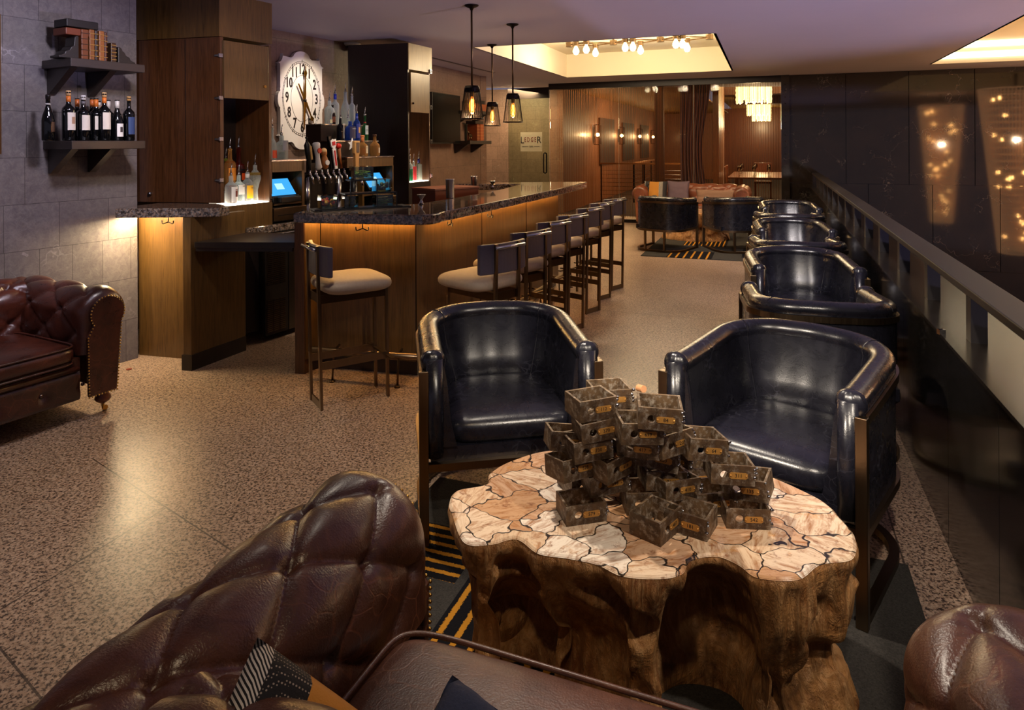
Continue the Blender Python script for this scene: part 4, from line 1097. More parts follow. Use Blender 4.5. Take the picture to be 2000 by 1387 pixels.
# ---------------------------------------------------------------- bottles
def bprof(kind,h,r):
    if kind=='bordeaux':return [(r*.9,0),(r,.008),(r,h*.62),(r*.93,h*.67),(r*.55,h*.72),(r*.36,h*.76),(r*.34,h*.97),(r*.4,h*.975),(r*.4,h)]
    if kind=='burgundy':return [(r*.9,0),(r,.008),(r,h*.46),(r*.86,h*.56),(r*.55,h*.68),(r*.36,h*.78),(r*.34,h*.97),(r*.4,h*.975),(r*.4,h)]
    if kind=='round':return [(r*.9,0),(r,.01),(r*1.02,h*.45),(r*.9,h*.55),(r*.5,h*.64),(r*.32,h*.7),(r*.32,h*.95),(r*.38,h*.96),(r*.38,h)]
    if kind=='bulb':return [(r*.5,0),(r*.52,.01),(r*.45,h*.3),(r*.75,h*.5),(r,h*.62),(r*.98,h*.70),(r*.6,h*.82),(r*.34,h*.88),(r*.34,h)]
    if kind=='jug':return [(r*.95,0),(r,.01),(r,h*.58),(r*.9,h*.68),(r*.55,h*.75),(r*.36,h*.79),(r*.34,h)]
    return [(r*.9,0),(r,.01),(r,h*.55),(r*.8,h*.64),(r*.4,h*.72),(r*.32,h*.78),(r*.32,h)]
def labelpatch(r,z0,z1,span,ang,m,parent,name='paper_label',sq=False):
    bm=B();n=12;V=[]
    for i in range(n+1):
        a=rad(-90+ang-span/2+span*i/n);V.append([bm.verts.new((r*math.cos(a),r*math.sin(a),z)) for z in (z0,z1)])
    for i in range(n):bm.faces.new((V[i][0],V[i+1][0],V[i+1][1],V[i][1]))
    return obj(name,bm,m,parent,smooth=True)
MATC={}
def pm(c,rough=.4,metal=0):
    k=(c,rough,metal)
    if k not in MATC:MATC[k]=plain('paint_'+c,c,rough,metal=metal,var=.03)
    return MATC[k]
def glassm(c):
    k=('g',c)
    if k not in MATC:
        a=N('tinted_glass_'+c);t=a.t;out=t.nodes['Material Output'];tr=a.n('ShaderNodeBsdfTransparent');tr.inputs[0].default_value=srgb(c);pb=a.b;pb.inputs['Base Color'].default_value=srgb(c);pb.inputs['Roughness'].default_value=.03;pb.inputs['Specular IOR Level'].default_value=.9
        lw=a.n('ShaderNodeLayerWeight');lw.inputs[0].default_value=.35;mx=a.n('ShaderNodeMixShader');a.l(a.math('MULTIPLY_ADD',lw.outputs['Facing'],.7,.22,True),mx.inputs[0]);a.l(tr.outputs[0],mx.inputs[1]);a.l(pb.outputs[0],mx.inputs[2]);a.l(mx.outputs[0],out.inputs[0]);MATC[k]=a.m
    return MATC[k]
def bottle(label,pos,h,r,kind='bordeaux',glass=None,lab=None,lz=(.2,.5),ang=0,span=110,neck=None,nz=(.78,.9),pour=True,fill=None,fillz=.4,cap=None,grp=None,rz=0,name='liquor_bottle',lab2=None,txt=None,txtm=None,txs=.02,emb=None):
    R=thing(name,label,'bottle',pos,rz,grp)
    bm=B();P=bprof(kind,h,r);lathe(bm,P,(0,0,0),24);obj('bottle_glass',bm,glass,R,smooth=True)
    if fill:
        bm=B();fp=[(x*.93,z+.003) for x,z in P if z<h*fillz];fp.append((fp[-1][0],h*fillz));lathe(bm,fp,(0,0,0),20);obj('liquor',bm,fill,R,smooth=True)
    if lab:
        L=labelpatch(r*1.015,h*lz[0],h*lz[1],span,ang,lab,R)
        if emb:labelpatch(r*1.03,h*(lz[0]+(lz[1]-lz[0])*.35),h*(lz[0]+(lz[1]-lz[0])*.75),span*.35,ang,emb,L,'label_emblem')
        if txt:
            text(txt,txs,txtm or INK,L,(math.sin(rad(ang))*r*1.045,-math.cos(rad(ang))*r*1.045,h*(lz[0]+(lz[1]-lz[0])*.82)),(rad(90),0,rad(ang)),.0004,name='label_text')
    if neck:
        bm=B();rr=[p for p in P if p[1]>h*.77][0][0];lathe(bm,[(rr*1.1,h*nz[0]),(rr*1.08,h*nz[1])],(0,0,0),16);obj('neck_band',bm,neck,R,smooth=True)
    if cap:
        bm=B();lathe(bm,[(r*.40,h*.93),(r*.40,h*1.0),(r*.36,h*1.03)],(0,0,0),16);obj('bottle_cap',bm,cap,R,smooth=True)
    if pour:
        bm=B();cyl(bm,(0,0,h),.011,.025);tube(bm,[(0,0,h+.02),(.0,0,h+.045),(.004,-.0,h+.07),(.010,0,h+.095)],.004,8,radii=[.006,.005,.004,.003]);obj('pour_spout',bm,STEEL if pour is True else pour,R,smooth=True)
    return R
# wine shelves on the left wall
WH=29.
def wallfr(t,p,h=WH):t.location=p;t.rotation_euler=(0,0,rad(90-h))
FS=(LW.x+.8746*.34,LW.y-.4848*.34)
def wshelf(label,pxl,pxr,pyl,pyr,th=.055):
    A=onpl(pxl,pyl,FS,WH);Bq=onpl(pxr,pyr,FS,WH);w=(Bq-A).to_2d().length
    t=thing('wall_shelf',label,'shelf');wallfr(t,A)
    obj('shelf_board',bx(0,w,0,.338,-th,0),SHW,t,bev=.003)
    for x in (.03,w*.58):
        bm=B();pp=[(0.0,-th),(.33,-th),(.33,-th-.15),(.30,-th-.15)]
        vprism(bm,[(.06,-th),(.336,-th),(.336,-th-.16),(.31,-th-.16)],(x,0,0),(0,1,0),(1,0,0),.045);obj('bracket',bm,SHW,t)
    return t,A,w
shU,AU,wU=wshelf('upper dark wood wall shelf at left, carrying old leather-bound books',138,283,112,126)
shL,AL,wL=wshelf('lower dark wood wall shelf at left, carrying a row of wine bottles',140,284,275,274)
AL2=AL
def ws(px,dep,z=None,A=None):
    A=A or AL;q=(A.x-.8746*dep,A.y+.4848*dep);p=onpl(px,270,q,WH);return (p.x,p.y,(A.z if z is None else z)+.0005)
FO='d0702c'
WB_=[(94,.12,.285,.036,'burgundy','wine bottle with black foil and dark label at the left end',dict(lab=pm('4a3428'),lz=(.2,.42),ang=35,span=60,neck=pm('b8b4b0'),nz=(.8,.83),cap=pm('1a1416'))),
(134,.10,.315,.038,'bordeaux','cream-labelled wine bottle with orange foil and tall cork, second on the wine shelf',dict(lab=LAB,lz=(.22,.58),ang=20,neck=pm(FO),nz=(.8,.92),cap=pm('c8a070'),emb=pm('a8836a'))),
(151,.22,.285,.036,'bordeaux','wine bottle with copper foil peeking from the back row, left of centre',dict(neck=pm('b8622e'),nz=(.8,.99))),
(163,.10,.29,.038,'bordeaux','wine bottle with a white-topped grey foil and cream label on the shelf',dict(lab=LAB,lz=(.24,.58),ang=15,neck=pm('5a565a'),nz=(.82,.9),cap=pm('d8d4d2'))),
(180,.23,.29,.036,'bordeaux','wine bottle with copper foil in the back row, directly behind the tree label',dict(neck=pm('b8622e'),nz=(.8,.99))),
(188,.12,.285,.038,'bordeaux','wine bottle with orange foil and a cream label showing a brown tree',dict(lab=LAB,lz=(.26,.58),ang=15,neck=pm(FO),nz=(.8,.99),emb=pm('6b4630'))),
(193,.24,.275,.034,'bordeaux','small silver-foiled wine bottle in the back row beside the tree label',dict(neck=pm('c8c0bc'),nz=(.8,.99))),
(204,.07,.315,.037,'bordeaux','wine bottle with orange foil and tall cork, right beside the tree label',dict(lab=LAB,lz=(.24,.6),ang=12,neck=pm(FO),nz=(.8,.92),cap=pm('c8a070'))),
(212,.22,.285,.036,'bordeaux','silver-foiled wine bottle in the back row behind the long cream label',dict(neck=pm('c8c0bc'),nz=(.78,.99))),
(229,.10,.28,.037,'burgundy','wine bottle with a silver foil and a black and white picture label',dict(lab=LABW,lz=(.1,.42),ang=15,span=95,neck=pm('d0ccca'),nz=(.8,.99),emb=pm('3a3438'))),
(252,.10,.30,.036,'bordeaux','wine bottle with a blue picture label and cork stopper at the right end',dict(lab=LABB,lz=(.15,.55),ang=18,cap=pm('c0945c')))]
for px_,dp_,h_,r_,k_,l_,kw in WB_:
    bottle(l_,ws(px_,dp_),h_,r_,k_,glass=WINE,pour=False,name='wine_bottle',grp='wine bottles on the lower shelf',rz=rad(90-WH),**kw)
# books on the upper shelf
def book(label,p,w,h,d,c,gold=False,rz=rad(90-WH),lying=False,grp='old books on the upper shelf'):
    t=thing('leather_book',label,'book',p,rz,grp);CV=pm(c,.45)
    if lying:
        obj('cover',bx(-w/2,w/2,0,d,0,h),CV,t,bev=.004);obj('page_block',bx(-w/2+.006,w/2-.006,.01,d+.002,.006,h-.006),pm('b8a888',.8),t)
        return t
    obj('cover',bx(-w/2,w/2,0,d,0,h),CV,t,bev=.005);obj('page_block',bx(-w/2+.004,w/2-.004,.012,d-.004,.004,h+.0005),pm('b8a888',.8),t)
    for k in range(5):obj('spine_band',bx(-w/2-.0008,w/2+.0008,-.003,.003,h*(.14+.18*k),h*(.14+.18*k)+.004),pm('b08a48',.4,.6) if gold else pm('2c1a10',.5),t)
    return t
zU=AU.z+.0005
def us(px,dep):p=ws(px,dep,AU.z,AU);return p
for px_,w,h,d,c,gd,l in [(167,.044,.20,.17,'6e3a1c',0,'brown leather book, leftmost upright book on the upper shelf'),(181,.034,.205,.16,'7d4a22',1,'tan gilt-banded leather book, second upright on the upper shelf'),(190,.018,.205,.16,'2a1c18',1,'thin black leather book with a pale spine label on the upper shelf'),(200,.034,.205,.16,'8a5226',1,'reddish tan leather book to the right of the thin black one'),(208,.018,.2,.16,'4a2416',1,'thin dark brown book leaning by the short gilt book'),(223,.036,.135,.14,'3a2414',1,'short dark book with gold square panels beside the right bookend')]:
    book(l,us(px_,.06),w,h,d,c,gd)
p=us(155,.07);t=book('brown leather book lying on top of the left bookend',(p[0],p[1],zU+.155),.16,.045,.15,'6b3016',0,lying=True)
p=us(163,.06);book('black leather book lying flat across the upright books',(p[0],p[1],zU+.206),.20,.05,.15,'140e0c',0,lying=True)
def bookend(label,px_,sg,h=.12):
    t=thing('scroll_bookend',label,'bookend',us(px_,.05),rad(90-WH),'carved bookends')
    bm=B();P=[(0,0),(.12*sg,0),(.12*sg,.015),(.10*sg,.02),(.085*sg,.03),(.08*sg,.045),(.055*sg,.055),(.045*sg,.075),(.03*sg,.085),(.025*sg,h-.01),(.012*sg,h),(0,h)]
    vprism(bm,P,(0,0,0),(1,0,0),(0,1,0),.11);obj('scroll_block',bm,pm('221c1a',.45),t,bev=.004);return t
bookend('carved dark bookend at the left of the books, holding up a lying book',155,-1,.15);bookend('carved dark bookend at the right of the short gilt book',232,1,.11)
# picture frame sliver at the left edge
fr_=thing('picture_frame','edge of a gilt picture frame hanging at the far left of the slate wall','picture frame');q=onpl(-1,160,(LW.x+.03,LW.y-.015),WH);wallfr(fr_,q)
L_=.7
for nm,a_ in {'frame_side':bx(-.03,0,-.02,.012,-.45,.42),'frame_top':bx(-L_,-.03,-.02,.012,.39,.42),'frame_bottom':bx(-L_,-.03,-.02,.012,-.45,-.42),'canvas':bx(-L_,-.03,-.004,.006,-.42,.39)}.items():obj(nm,a_,BRZD if nm!='canvas' else pm('4a3a30',.6),fr_)
# liquor in the lit bay of the left cabinet
def lb(px,dep,zref,A=None):p=bb(px,300,dep);return (p.x,p.y,zref+.001)
CLR=glassm('d8e0e0');AMB=pm('7a3c10',.15);AMBG=glassm('c89050');GRN=glassm('3a7a48');BLU=glassm('2848a8')
ZS=z_sh
RB=rad(90-BH)
G='liquor bottles in the lit cabinet bay'
bottle('square whiskey bottle with a cream label and red crest, front left of the lit bay',lb(451,.06,ZS),.215,.047,'jug',CLR,LABW,(.06,.62),25,120,fill=AMB,fillz=.66,txt='JIM BEAM',txs=.011,txtm=INKR,emb=INKR,grp=G,rz=RB)
bottle('clear gin bottle with a wide white label in the front of the lit bay',lb(466,.10,ZS),.215,.043,'jug',CLR,LABW,(.30,.66),20,120,txt='GIN',txs=.016,txtm=pm('8a7a40'),grp=G,rz=RB)
bottle('amber rye bottle with a yellow and orange label in the lit bay',lb(483,.11,ZS),.235,.043,'jug',CLR,pm('e0a828'),(.12,.56),15,120,fill=AMB,fillz=.62,txt='rye',txs=.018,txtm=INKR,neck=LABW,nz=(.82,.95),grp=G,rz=RB)
bottle('tall bulb-shouldered clear tequila bottle at the right of the lit bay',lb(498,.11,ZS),.29,.046,'bulb',CLR,fill=glassm('c8a860'),fillz=.8,grp=G,rz=RB)
bottle('tall amber bottle with an orange label behind the crested whiskey',lb(449,.25,ZS+.085),.34,.046,'bordeaux',AMBG,pm('c87828'),(.25,.55),10,120,fill=AMB,fillz=.7,grp=G,rz=RB)
bottle('tall dark red liqueur bottle at the back of the lit bay',lb(466,.29,ZS+.085),.345,.052,'round',glassm('6a2018'),pm('1a1010'),(.1,.5),10,120,fill=pm('4a0c08',.2),fillz=.62,emb=pm('c84818'),grp=G,rz=RB)
bottle('yellow-green bottle against the left side of the lit bay',lb(441,.29,ZS+.085),.26,.034,'round',glassm('b8c050'),pm('c8c858'),(.15,.5),10,100,grp=G,rz=RB)
# on register shelf
G='bottles above the left register'
bottle('clear stout bottle of greenish spirit with a pale label, above the left register',lb(550,.08,1.449),.20,.053,'jug',CLR,pm('8a8c98'),(.38,.8),10,80,fill=glassm('7a7c20'),fillz=.32,grp=G,rz=RB)
bottle('slim clear bottle with a red label beside the cabinet, above the left register',lb(532,.10,1.449),.26,.036,'round',CLR,pm('c84828'),(.05,.3),10,100,grp=G,rz=RB)
# stepped display
def sb(px,dep,z,**k):p=bb(px,300,dep);return (p.x,p.y,z+.001)
G='bottles on the stepped display'
bottle('clear square-shouldered bottle with black pourer, left on the top step',sb(644,.47,Z1),.235,.050,'jug',CLR,pm('b8b090'),(.05,.2),-20,40,pour=STEEL,grp=G,rz=RB)
bottle('dark ornate bottle between the clear bottles on the top step',sb(650,.44,Z1),.19,.030,'round',glassm('2a1410'),pm('5a2810'),(.1,.4),0,100,pour=False,grp=G,rz=RB)
bottle('tall frosted vodka bottle with a blue neck on the top step',sb(655,.52,Z1),.32,.042,'bordeaux',CLR,neck=pm('2838a8'),nz=(.8,.98),grp=G,rz=RB)
bottle('tall frosted pear-shaped bottle, third on the top step',sb(675,.50,Z1),.34,.046,'burgundy',CLR,grp=G,rz=RB)
bottle('tall slim cut-glass decanter at the right of the top step',sb(688,.45,Z1),.30,.034,'bordeaux',CLR,grp=G,rz=RB)
bottle('black bottle with an angled pourer on the middle step, behind the star tap handle',sb(665,.27,Z2),.21,.036,'jug',glassm('181820'),LABW,(.1,.8),30,30,grp=G,rz=RB)
bottle('clear bottle with a black collar on the middle step',sb(680,.32,Z2),.22,.036,'round',CLR,grp=G,rz=RB)
bottle('wide blue gin bottle with an arched dark label on the middle step',sb(684,.25,Z2),.19,.052,'jug',BLU,pm('2a2a48'),(.1,.72),0,100,pour=False,txt='SAPPHIRE',txs=.012,txtm=pm('c8ccd8'),grp=G,rz=RB)
bottle('slim deep blue bottle with gold marks on the middle step',sb(697,.26,Z2),.27,.036,'jug',BLU,pm('203080'),(.1,.62),0,100,neck=pm('283a90'),emb=pm('c89a58'),grp=G,rz=RB)
bottle('green bottle with a pale label and red seal on the middle step',sb(713,.30,Z2),.25,.034,'round',GRN,pm('b8c4cc'),(.25,.62),10,100,neck=pm('a01828'),nz=(.72,.76),grp=G,rz=RB)
bottle('squat cognac bottle with an orange foil neck on the lowest step',sb(708,.08,Z3),.20,.052,'round',AMBG,pm('d0c8b0'),(.15,.5),25,60,fill=AMB,fillz=.4,neck=pm('c87a48'),nz=(.72,1.0),pour=False,cap=pm('c87a48'),grp=G,rz=RB)
bottle('squat dark bourbon bottle with a cork stopper at the right of the lowest step',sb(732,.08,Z3),.21,.050,'round',AMBG,pm('d8ccb8'),(.15,.4),25,50,fill=pm('3a1a0c',.2),fillz=.48,pour=False,cap=pm('4a2c18'),grp=G,rz=RB)
# lit bay of the second cabinet
def tb(px,dep):
    n=Vector((-fd.y,fd.x));q=(fA.x+n.x*dep,fA.y+n.y*dep);p=onpl(px,340,q,hB);return (p.x,p.y,zl+.001)
G='bottles in the small lit bay by the television'
bottle('clear bottle with a green label at the left of the small lit bay',tb(800,.06),.28,.036,'bordeaux',CLR,pm('207850'),(.02,.5),0,130,neck=LABW,grp=G,rz=RB,)
bottle('clear bottle with a red label in the middle of the small lit bay',tb(808,.10),.22,.034,'jug',CLR,pm('b02830'),(.02,.75),0,130,grp=G,rz=RB)
bottle('plain frosted bottle with a blue collar at the right of the small lit bay',tb(818,.10),.25,.038,'jug',glassm('a8b0a8'),pm('8a9088'),(.02,.75),0,130,neck=pm('2a2c80'),nz=(.8,1),grp=G,rz=RB)
# ---------------------------------------------------------------- beer taps
ta=bb(594,343,.1);tb_=bb(668,341,.1);tw_=(tb_-ta).to_2d().length
tp=thing('beer_tap_tower','chrome and bronze beer tap rail with seven faucets and assorted handles','beer tap');frame_obj(tp,(ta.x,ta.y,0))
zt=ta.z
obj('tap_rail',tube(B(),[(-.04,0,zt),(tw_+.03,0,zt)],.028,14),DKM,tp,smooth=True)
for x in (.03,tw_-.05):obj('support_post',tube(B(),[(x,0,.926),(x,0,zt)],.03,14),STEEL,tp,smooth=True)
obj('drip_tray',bx(-.05,tw_+.1,-.16,.0,.926,.945),STEEL,tp,bev=.003)
for i in range(7):
    x=.01+tw_*i/6.6
    bm=B();tube(bm,[(x,-.02,zt+.0),(x,-.07,zt),(x+.004,-.085,zt-.02),(x+.01,-.095,zt-.075)],.011,10,radii=[.014,.013,.010,.008]);cyl(bm,(x,-.06,zt),.009,.05);sph(bm,(x,-.06,zt+.01),.016,10);obj('faucet',bm,CHR,tp,smooth=True)
def TH(nm,i,bm,m,zoff=.05,tilt=0,**k):
    x=.01+tw_*i/6.6;o=obj(nm,bm,m,tp,loc=(x,-.06,zt+zoff),**k);o.rotation_euler=(0,tilt,0);return o
bm=B();prof=[(.012,0),(.014,.01),(.018,.05),(.026,.14),(.028,.22),(.012,.25),(.008,.27)];lathe(bm,prof,seg=14);sph(bm,(0,0,.285),.012,8);h_=TH('tap_handle_black',0,bm,BLKP,smooth=True,tilt=rad(-8));h_['label']='black tap handle with a narrow gold badge'
obj('handle_badge',box(B(),(.012,-.026,.15),(.02,.006,.12)),pm('a88a50',.4),h_)
bm=B();lathe(bm,[(.018,0),(.032,.02),(.026,.05),(.020,.11),(.024,.17),(.034,.21),(.034,.235),(.02,.245)],seg=18);h_=TH('tap_handle_white',1.5,bm,WHT,smooth=True,tilt=rad(-8));h_['label']='white ceramic tap handle with a red round badge'
bm=B();m_=Matrix.Translation((.005,-.028,.17))@Matrix.Rotation(PI/2,4,'X');bmesh.ops.create_cone(bm,cap_ends=True,segments=20,radius1=.024,radius2=.024,depth=.008,matrix=m_);obj('handle_badge',bm,pm('c03820'),h_)
bm=B();lathe(bm,[(.012,0),(.03,.02),(.034,.06),(.028,.10),(.02,.12),(.026,.135),(.028,.155),(.018,.175),(.0,.18)],seg=18);h_=TH('tap_handle_amber',2.6,bm,pm('9a6030',.4),smooth=True,tilt=rad(-6));h_['label']='brown and tan carved tap handle with a round badge'
bm=B();m_=Matrix.Translation((.0,-.032,.06))@Matrix.Rotation(PI/2,4,'X');bmesh.ops.create_cone(bm,cap_ends=True,segments=20,radius1=.024,radius2=.024,depth=.008,matrix=m_);obj('handle_badge',bm,LABW,h_)
bm=B();sph(bm,(0,0,.165),.028,14);obj('handle_knob',bm,pm('d8b078',.4),h_,smooth=True)
bm=B();box(bm,(0,0,.14),(.012,.03,.26));box(bm,(-.012,.004,.15),(.03,.02,.30));h_=TH('tap_handle_black_board',3.9,bm,BLKP,tilt=rad(-6))
bm=B();vprism(bm,[(-.016,0),(.016,0),(.02,.18),(.012,.19),(.03,.21),(.034,.27),(.018,.262),(0,.275),(-.018,.262),(-.034,.27),(-.03,.21),(-.012,.19),(-.02,.18)],(0,-.02,0),(1,0,0),(0,-1,0),.014);h_=TH('tap_handle_shield',4.1,bm,LABW,tilt=rad(-9));h_['label']='white shield-topped tap handle with red panels'
bm=B();box(bm,(0,-.036,.10),(.018,.004,.14));box(bm,(0,-.036,.235),(.04,.004,.035));obj('handle_badge',bm,pm('b8282c'),h_)
bm=B();lathe(bm,[(.014,0),(.013,.10),(.017,.185),(.01,.19)],seg=14);h_=TH('tap_handle_red_ball',5.4,bm,pm('8a4a20',.4),smooth=True,tilt=rad(-9));h_['label']='wooden tap handle with a red ball top'
bm=B();sph(bm,(0,0,.21),.028,14);obj('handle_knob',bm,pm('c8281c',.3),h_,smooth=True)
# lone tap to the right
tq=bb(690,325,-.1);t3=thing('beer_tap','single beer tap on a black column with a tall carved wooden handle and star','beer tap');frame_obj(t3,(tq.x,tq.y,0));z_=bb(688,350,-.1).z
obj('column',tube(B(),[(0,0,.926),(0,0,z_-.02)],.032,16),BLKP,t3,smooth=True)
bm=B();sph(bm,(0,-.03,z_),.022,12);cyl(bm,(0,-.03,z_),.009,.05);tube(bm,[(0,-.03,z_),(0,-.09,z_),(0,-.11,z_-.06)],.011,10);obj('faucet',bm,CHR,t3,smooth=True)
bm=B();vprism(bm,[(-.018,0),(.018,0),(.026,.17),(.036,.19),(.036,.30),(-.036,.30),(-.036,.19),(-.026,.17)],(0,-.02,z_+.05),(1,0,0),(0,-1,0),.03);h_=obj('tap_handle',bm,pm('b88a50',.5),t3,bev=.004)
obj('handle_window',box(B(),(.006,-.052,z_+.29),(.04,.004,.09)),pm('5a4a44',.4),h_)
bm=B();st_=[];
for k in range(10):
    a=PI/2+2*PI*k/10;r_=.06 if k%2==0 else .026;st_.append((-.03+r_*math.cos(a),.27+r_*math.sin(a)))
vprism(bm,st_,(0,-.012,z_+.05),(1,0,0),(0,-1,0),.006);obj('handle_star',bm,LABW,h_)
# ---------------------------------------------------------------- garnish caddy on the near counter corner
ZC=1.1355
def jar(label,p,w,h,m,grp='glass garnish jars',rz=0,bits=None):
    R=thing('garnish_jar',label,'jar',p,rz,grp)
    bm=B();r_=.006
    for s_ in ((0,-w/2),(0,w/2)):box(bm,(0,s_[1],h/2),(w,.004,h))
    box(bm,(-w/2,0,h/2),(.004,w,h));box(bm,(w/2,0,h/2),(.004,w,h));box(bm,(0,0,.004),(w,w,.006));obj('glass_box',bm,SHIELD,R)
    bm=B();bx(-w/2-.002,w/2+.002,-w/2-.002,w/2+.002,h,h+.004,bm);obj('rim',bm,SHIELD,R)
    if bits:
        kind,cols,n=bits
        for ci,c in enumerate(cols):
            bm=B()
            for k in range(n):
                x=random.uniform(-w*.36,w*.36);y=random.uniform(-w*.36,w*.36);z=.015+random.random()*h*.5
                if kind=='leaf':box(bm,(x,y,z),(.035,.012,.003),M=None,rz=random.random()*6)
                else:sph(bm,(x,y,z),.014,8)
            o=obj('garnish_filling',bm,pm(c,.4),R,smooth=True);o['kind']='stuff'
    return R
cdA=thing('garnish_stand','black stepped metal stand holding glass garnish jars at the near corner of the bar','garnish stand',(-1.06,4.66,ZC),rad(28))
for k,(x0_,x1_,z) in enumerate([(-.30,.30,.012),(-.10,.26,.11),(-.06,.12,.20)]):
    obj('stand_shelf',bx(x0_,x1_,-.07,.07,z-.008,z),BLKP,cdA)
for x in (-.06,.12,.26):obj('stand_leg',bar(B(),(x,-.065,0),(x,-.065,.2 if x<.2 else .11),.006),BLKP,cdA)
def cd(x,y,z):
    c,s=math.cos(rad(28)),math.sin(rad(28));return (-1.06+c*x-s*y,4.66+s*x+c*y,ZC+z+.001)
jar('glass jar of cherry tomatoes at the left front of the garnish stand',cd(-.20,0,.012),.105,.085,None,rz=rad(28),bits=('ball',['b8281c','c88030'],7))
jar('glass jar of cut fruit beside the tomato jar on the garnish stand',cd(-.05,0,.012),.09,.075,None,rz=rad(28),bits=('ball',['b89040','8a7030'],6))
jar('glass jar of green herbs at the right of the garnish stand',cd(.18,0,.012),.11,.075,None,rz=rad(28),bits=('leaf',['5a7a28','7a9a3c'],20))
jar('glass jar of olives on the middle tier of the garnish stand',cd(.17,0,.11),.10,.085,None,rz=rad(28),bits=('ball',['4a4a58','6a6a50'],8))
jar('glass jar of lime leaves on top of the garnish stand',cd(.03,0,.20),.13,.085,None,rz=rad(28),bits=('leaf',['6a8a2c','94ac4c'],28))
mt=obj('bar_mat',box(B(),(0,0,.004),(.62,.18,.008)),RUB,loc=(-1.02,4.70,ZC),rz=rad(30));tag(mt,'thin black rubber bar mat under the garnish stand','mat')
# shakers
def shaker(label,px,py,h,r0,r1,z=ZC):
    x,y=at(px,py,z);t=thing('shaker_tin',label,'shaker',(x,y,z),0,'cocktail shaker tins');bm=B();lathe(bm,[(r0*.95,0),(r0,.004),(r1,h-.008),(r1*1.04,h-.004),(r1*1.02,h),(r1*.97,h-.002),(r0*.9,.01)],(0,0,0),28);obj('tin_body',bm,STEEL,t,smooth=True);return t
shaker('taller steel shaker tin standing on the granite counter',878,389,.155,.030,.036) if False else None
def tin(label,px,pyb,pyt,r0,r1):
    x,y=at(px,pyb,ZC);h=(pyb-pyt)*y/F;t=thing('shaker_tin',label,'shaker',(x,y,ZC),0,'steel shaker tins');bm=B();lathe(bm,[(r0,0),(r0+.001,.004),(r1,h-.004),(r1*1.03,h),(r1*.97,h-.001),(r0*.93,.01)],(0,0,0),28);obj('tin_body',bm,STEEL,t,smooth=True)
tin('taller steel shaker tin standing on the granite counter, left of the other',879,387,350,.032,.029+.006)
tin('small steel shaker tin on the far side of the granite counter',926,367,344,.026,.034)
def jigger(label,px,py,z=ZC):
    x,y=at(px,py,z);t=thing('jigger',label,'jigger',(x,y,z),0,'steel jiggers');bm=B();lathe(bm,[(.018,0),(.012,.02),(.006,.032),(.012,.042),(.032,.07),(.034,.072),(.028,.07),(.004,.04),(0,.036)],(0,0,0),22);obj('cup',bm,STEEL,t,smooth=True)
jigger('steel double jigger on the inner edge of the granite, near the garnish stand',823,399,ZC)
jigger('steel double jigger on the granite beyond the shaker tins',962,368,ZC)
# leather box behind counter
lbx=thing('leather_menu_box','brown leather-covered box standing behind the shaker tins','box',(-.62,6.35,0.93),rad(45));obj('box_body',bx(-.26,.26,-.17,.17,.0,.23),pm('6b3318',.45),lbx,bev=.004);obj('box_lid',bx(-.265,.265,-.175,.175,.23,.245),pm('8a5a48',.35),lbx)
text('BAR',.05,pm('3a1a0c',.5),lbx,(-.1,-.172,.12),(rad(90),0,0),.001,name='stamped_lettering')
iw=thing('under_counter_sink','dark steel work station under the inner edge of the bar','work station',(0,0,0));bm=B();prism(bm,[(-1.25,5.0),(-.85,5.05),(-.5,5.75),(-.15,6.7),(-.1,7.3),(-.35,7.3),(-.55,6.6)],.80,.93);obj('steel_basin',bm,DKM,iw)
# television, far shelf with books and figure
tvA=onpl(844,230,(WB.x,WB.y),20);tv=thing('television','black wall-mounted television on the slate wall beyond the second cabinet','television')
TVp=(WB.x+math.cos(rad(20))*.16,WB.y-math.sin(rad(20))*.16)
a_=onpl(844,179,TVp,20);b_=onpl(899,186,TVp,20);tz0=onpl(846,281,TVp,20).z;wv=(b_-a_).to_2d().length
tv.location=(a_.x,a_.y,tz0);tv.rotation_euler=(0,0,rad(70));hT=a_.z-tz0
obj('housing',bx(0,wv,0,.05,0,hT),BLKP,tv,bev=.006);obj('screen',bx(.012,wv-.012,-.003,0,.02,hT-.012),plain('tv_screen','0b0d0c',.12,spec=.6),tv);obj('wall_bracket',bx(wv*.3,wv*.7,.05,.155,hT*.3,hT*.7),DKM,tv)
FP=(WB.x+math.cos(rad(20))*.30,WB.y-math.sin(rad(20))*.30)
def fshelf(label,pl,pr,py):
    A=onpl(pl,py,FP,20);Bq=onpl(pr,py,FP,20);w=(Bq-A).to_2d().length;t=thing('wall_shelf',label,'shelf');t.location=A;t.rotation_euler=(0,0,rad(70))
    obj('shelf_board',bx(0,w,0,.298,-.055,0),SHW,t,bev=.003)
    for x in (.04,w*.75):
        bm=B();vprism(bm,[(.05,-.055),(.298,-.055),(.298,-.20),(.27,-.20)],(x,0,0),(0,1,0),(1,0,0),.045);obj('bracket',bm,SHW,t)
    return t,A,w
s1_,A1_,wA=fshelf('small dark shelf beyond the television with a book stack and horse figure',918,960,275)
s2_,A2_,wB=fshelf('higher small dark shelf beyond the television, partly behind the pendants',925,962,215)
def fsp(A,x,y,z=0):u_=Vector((math.cos(rad(70)),math.sin(rad(70))));v_=Vector((-u_.y,u_.x));q=Vector((A.x,A.y))+u_*x+v_*y;return (q.x,q.y,A.z+z+.001)
R7=rad(70)
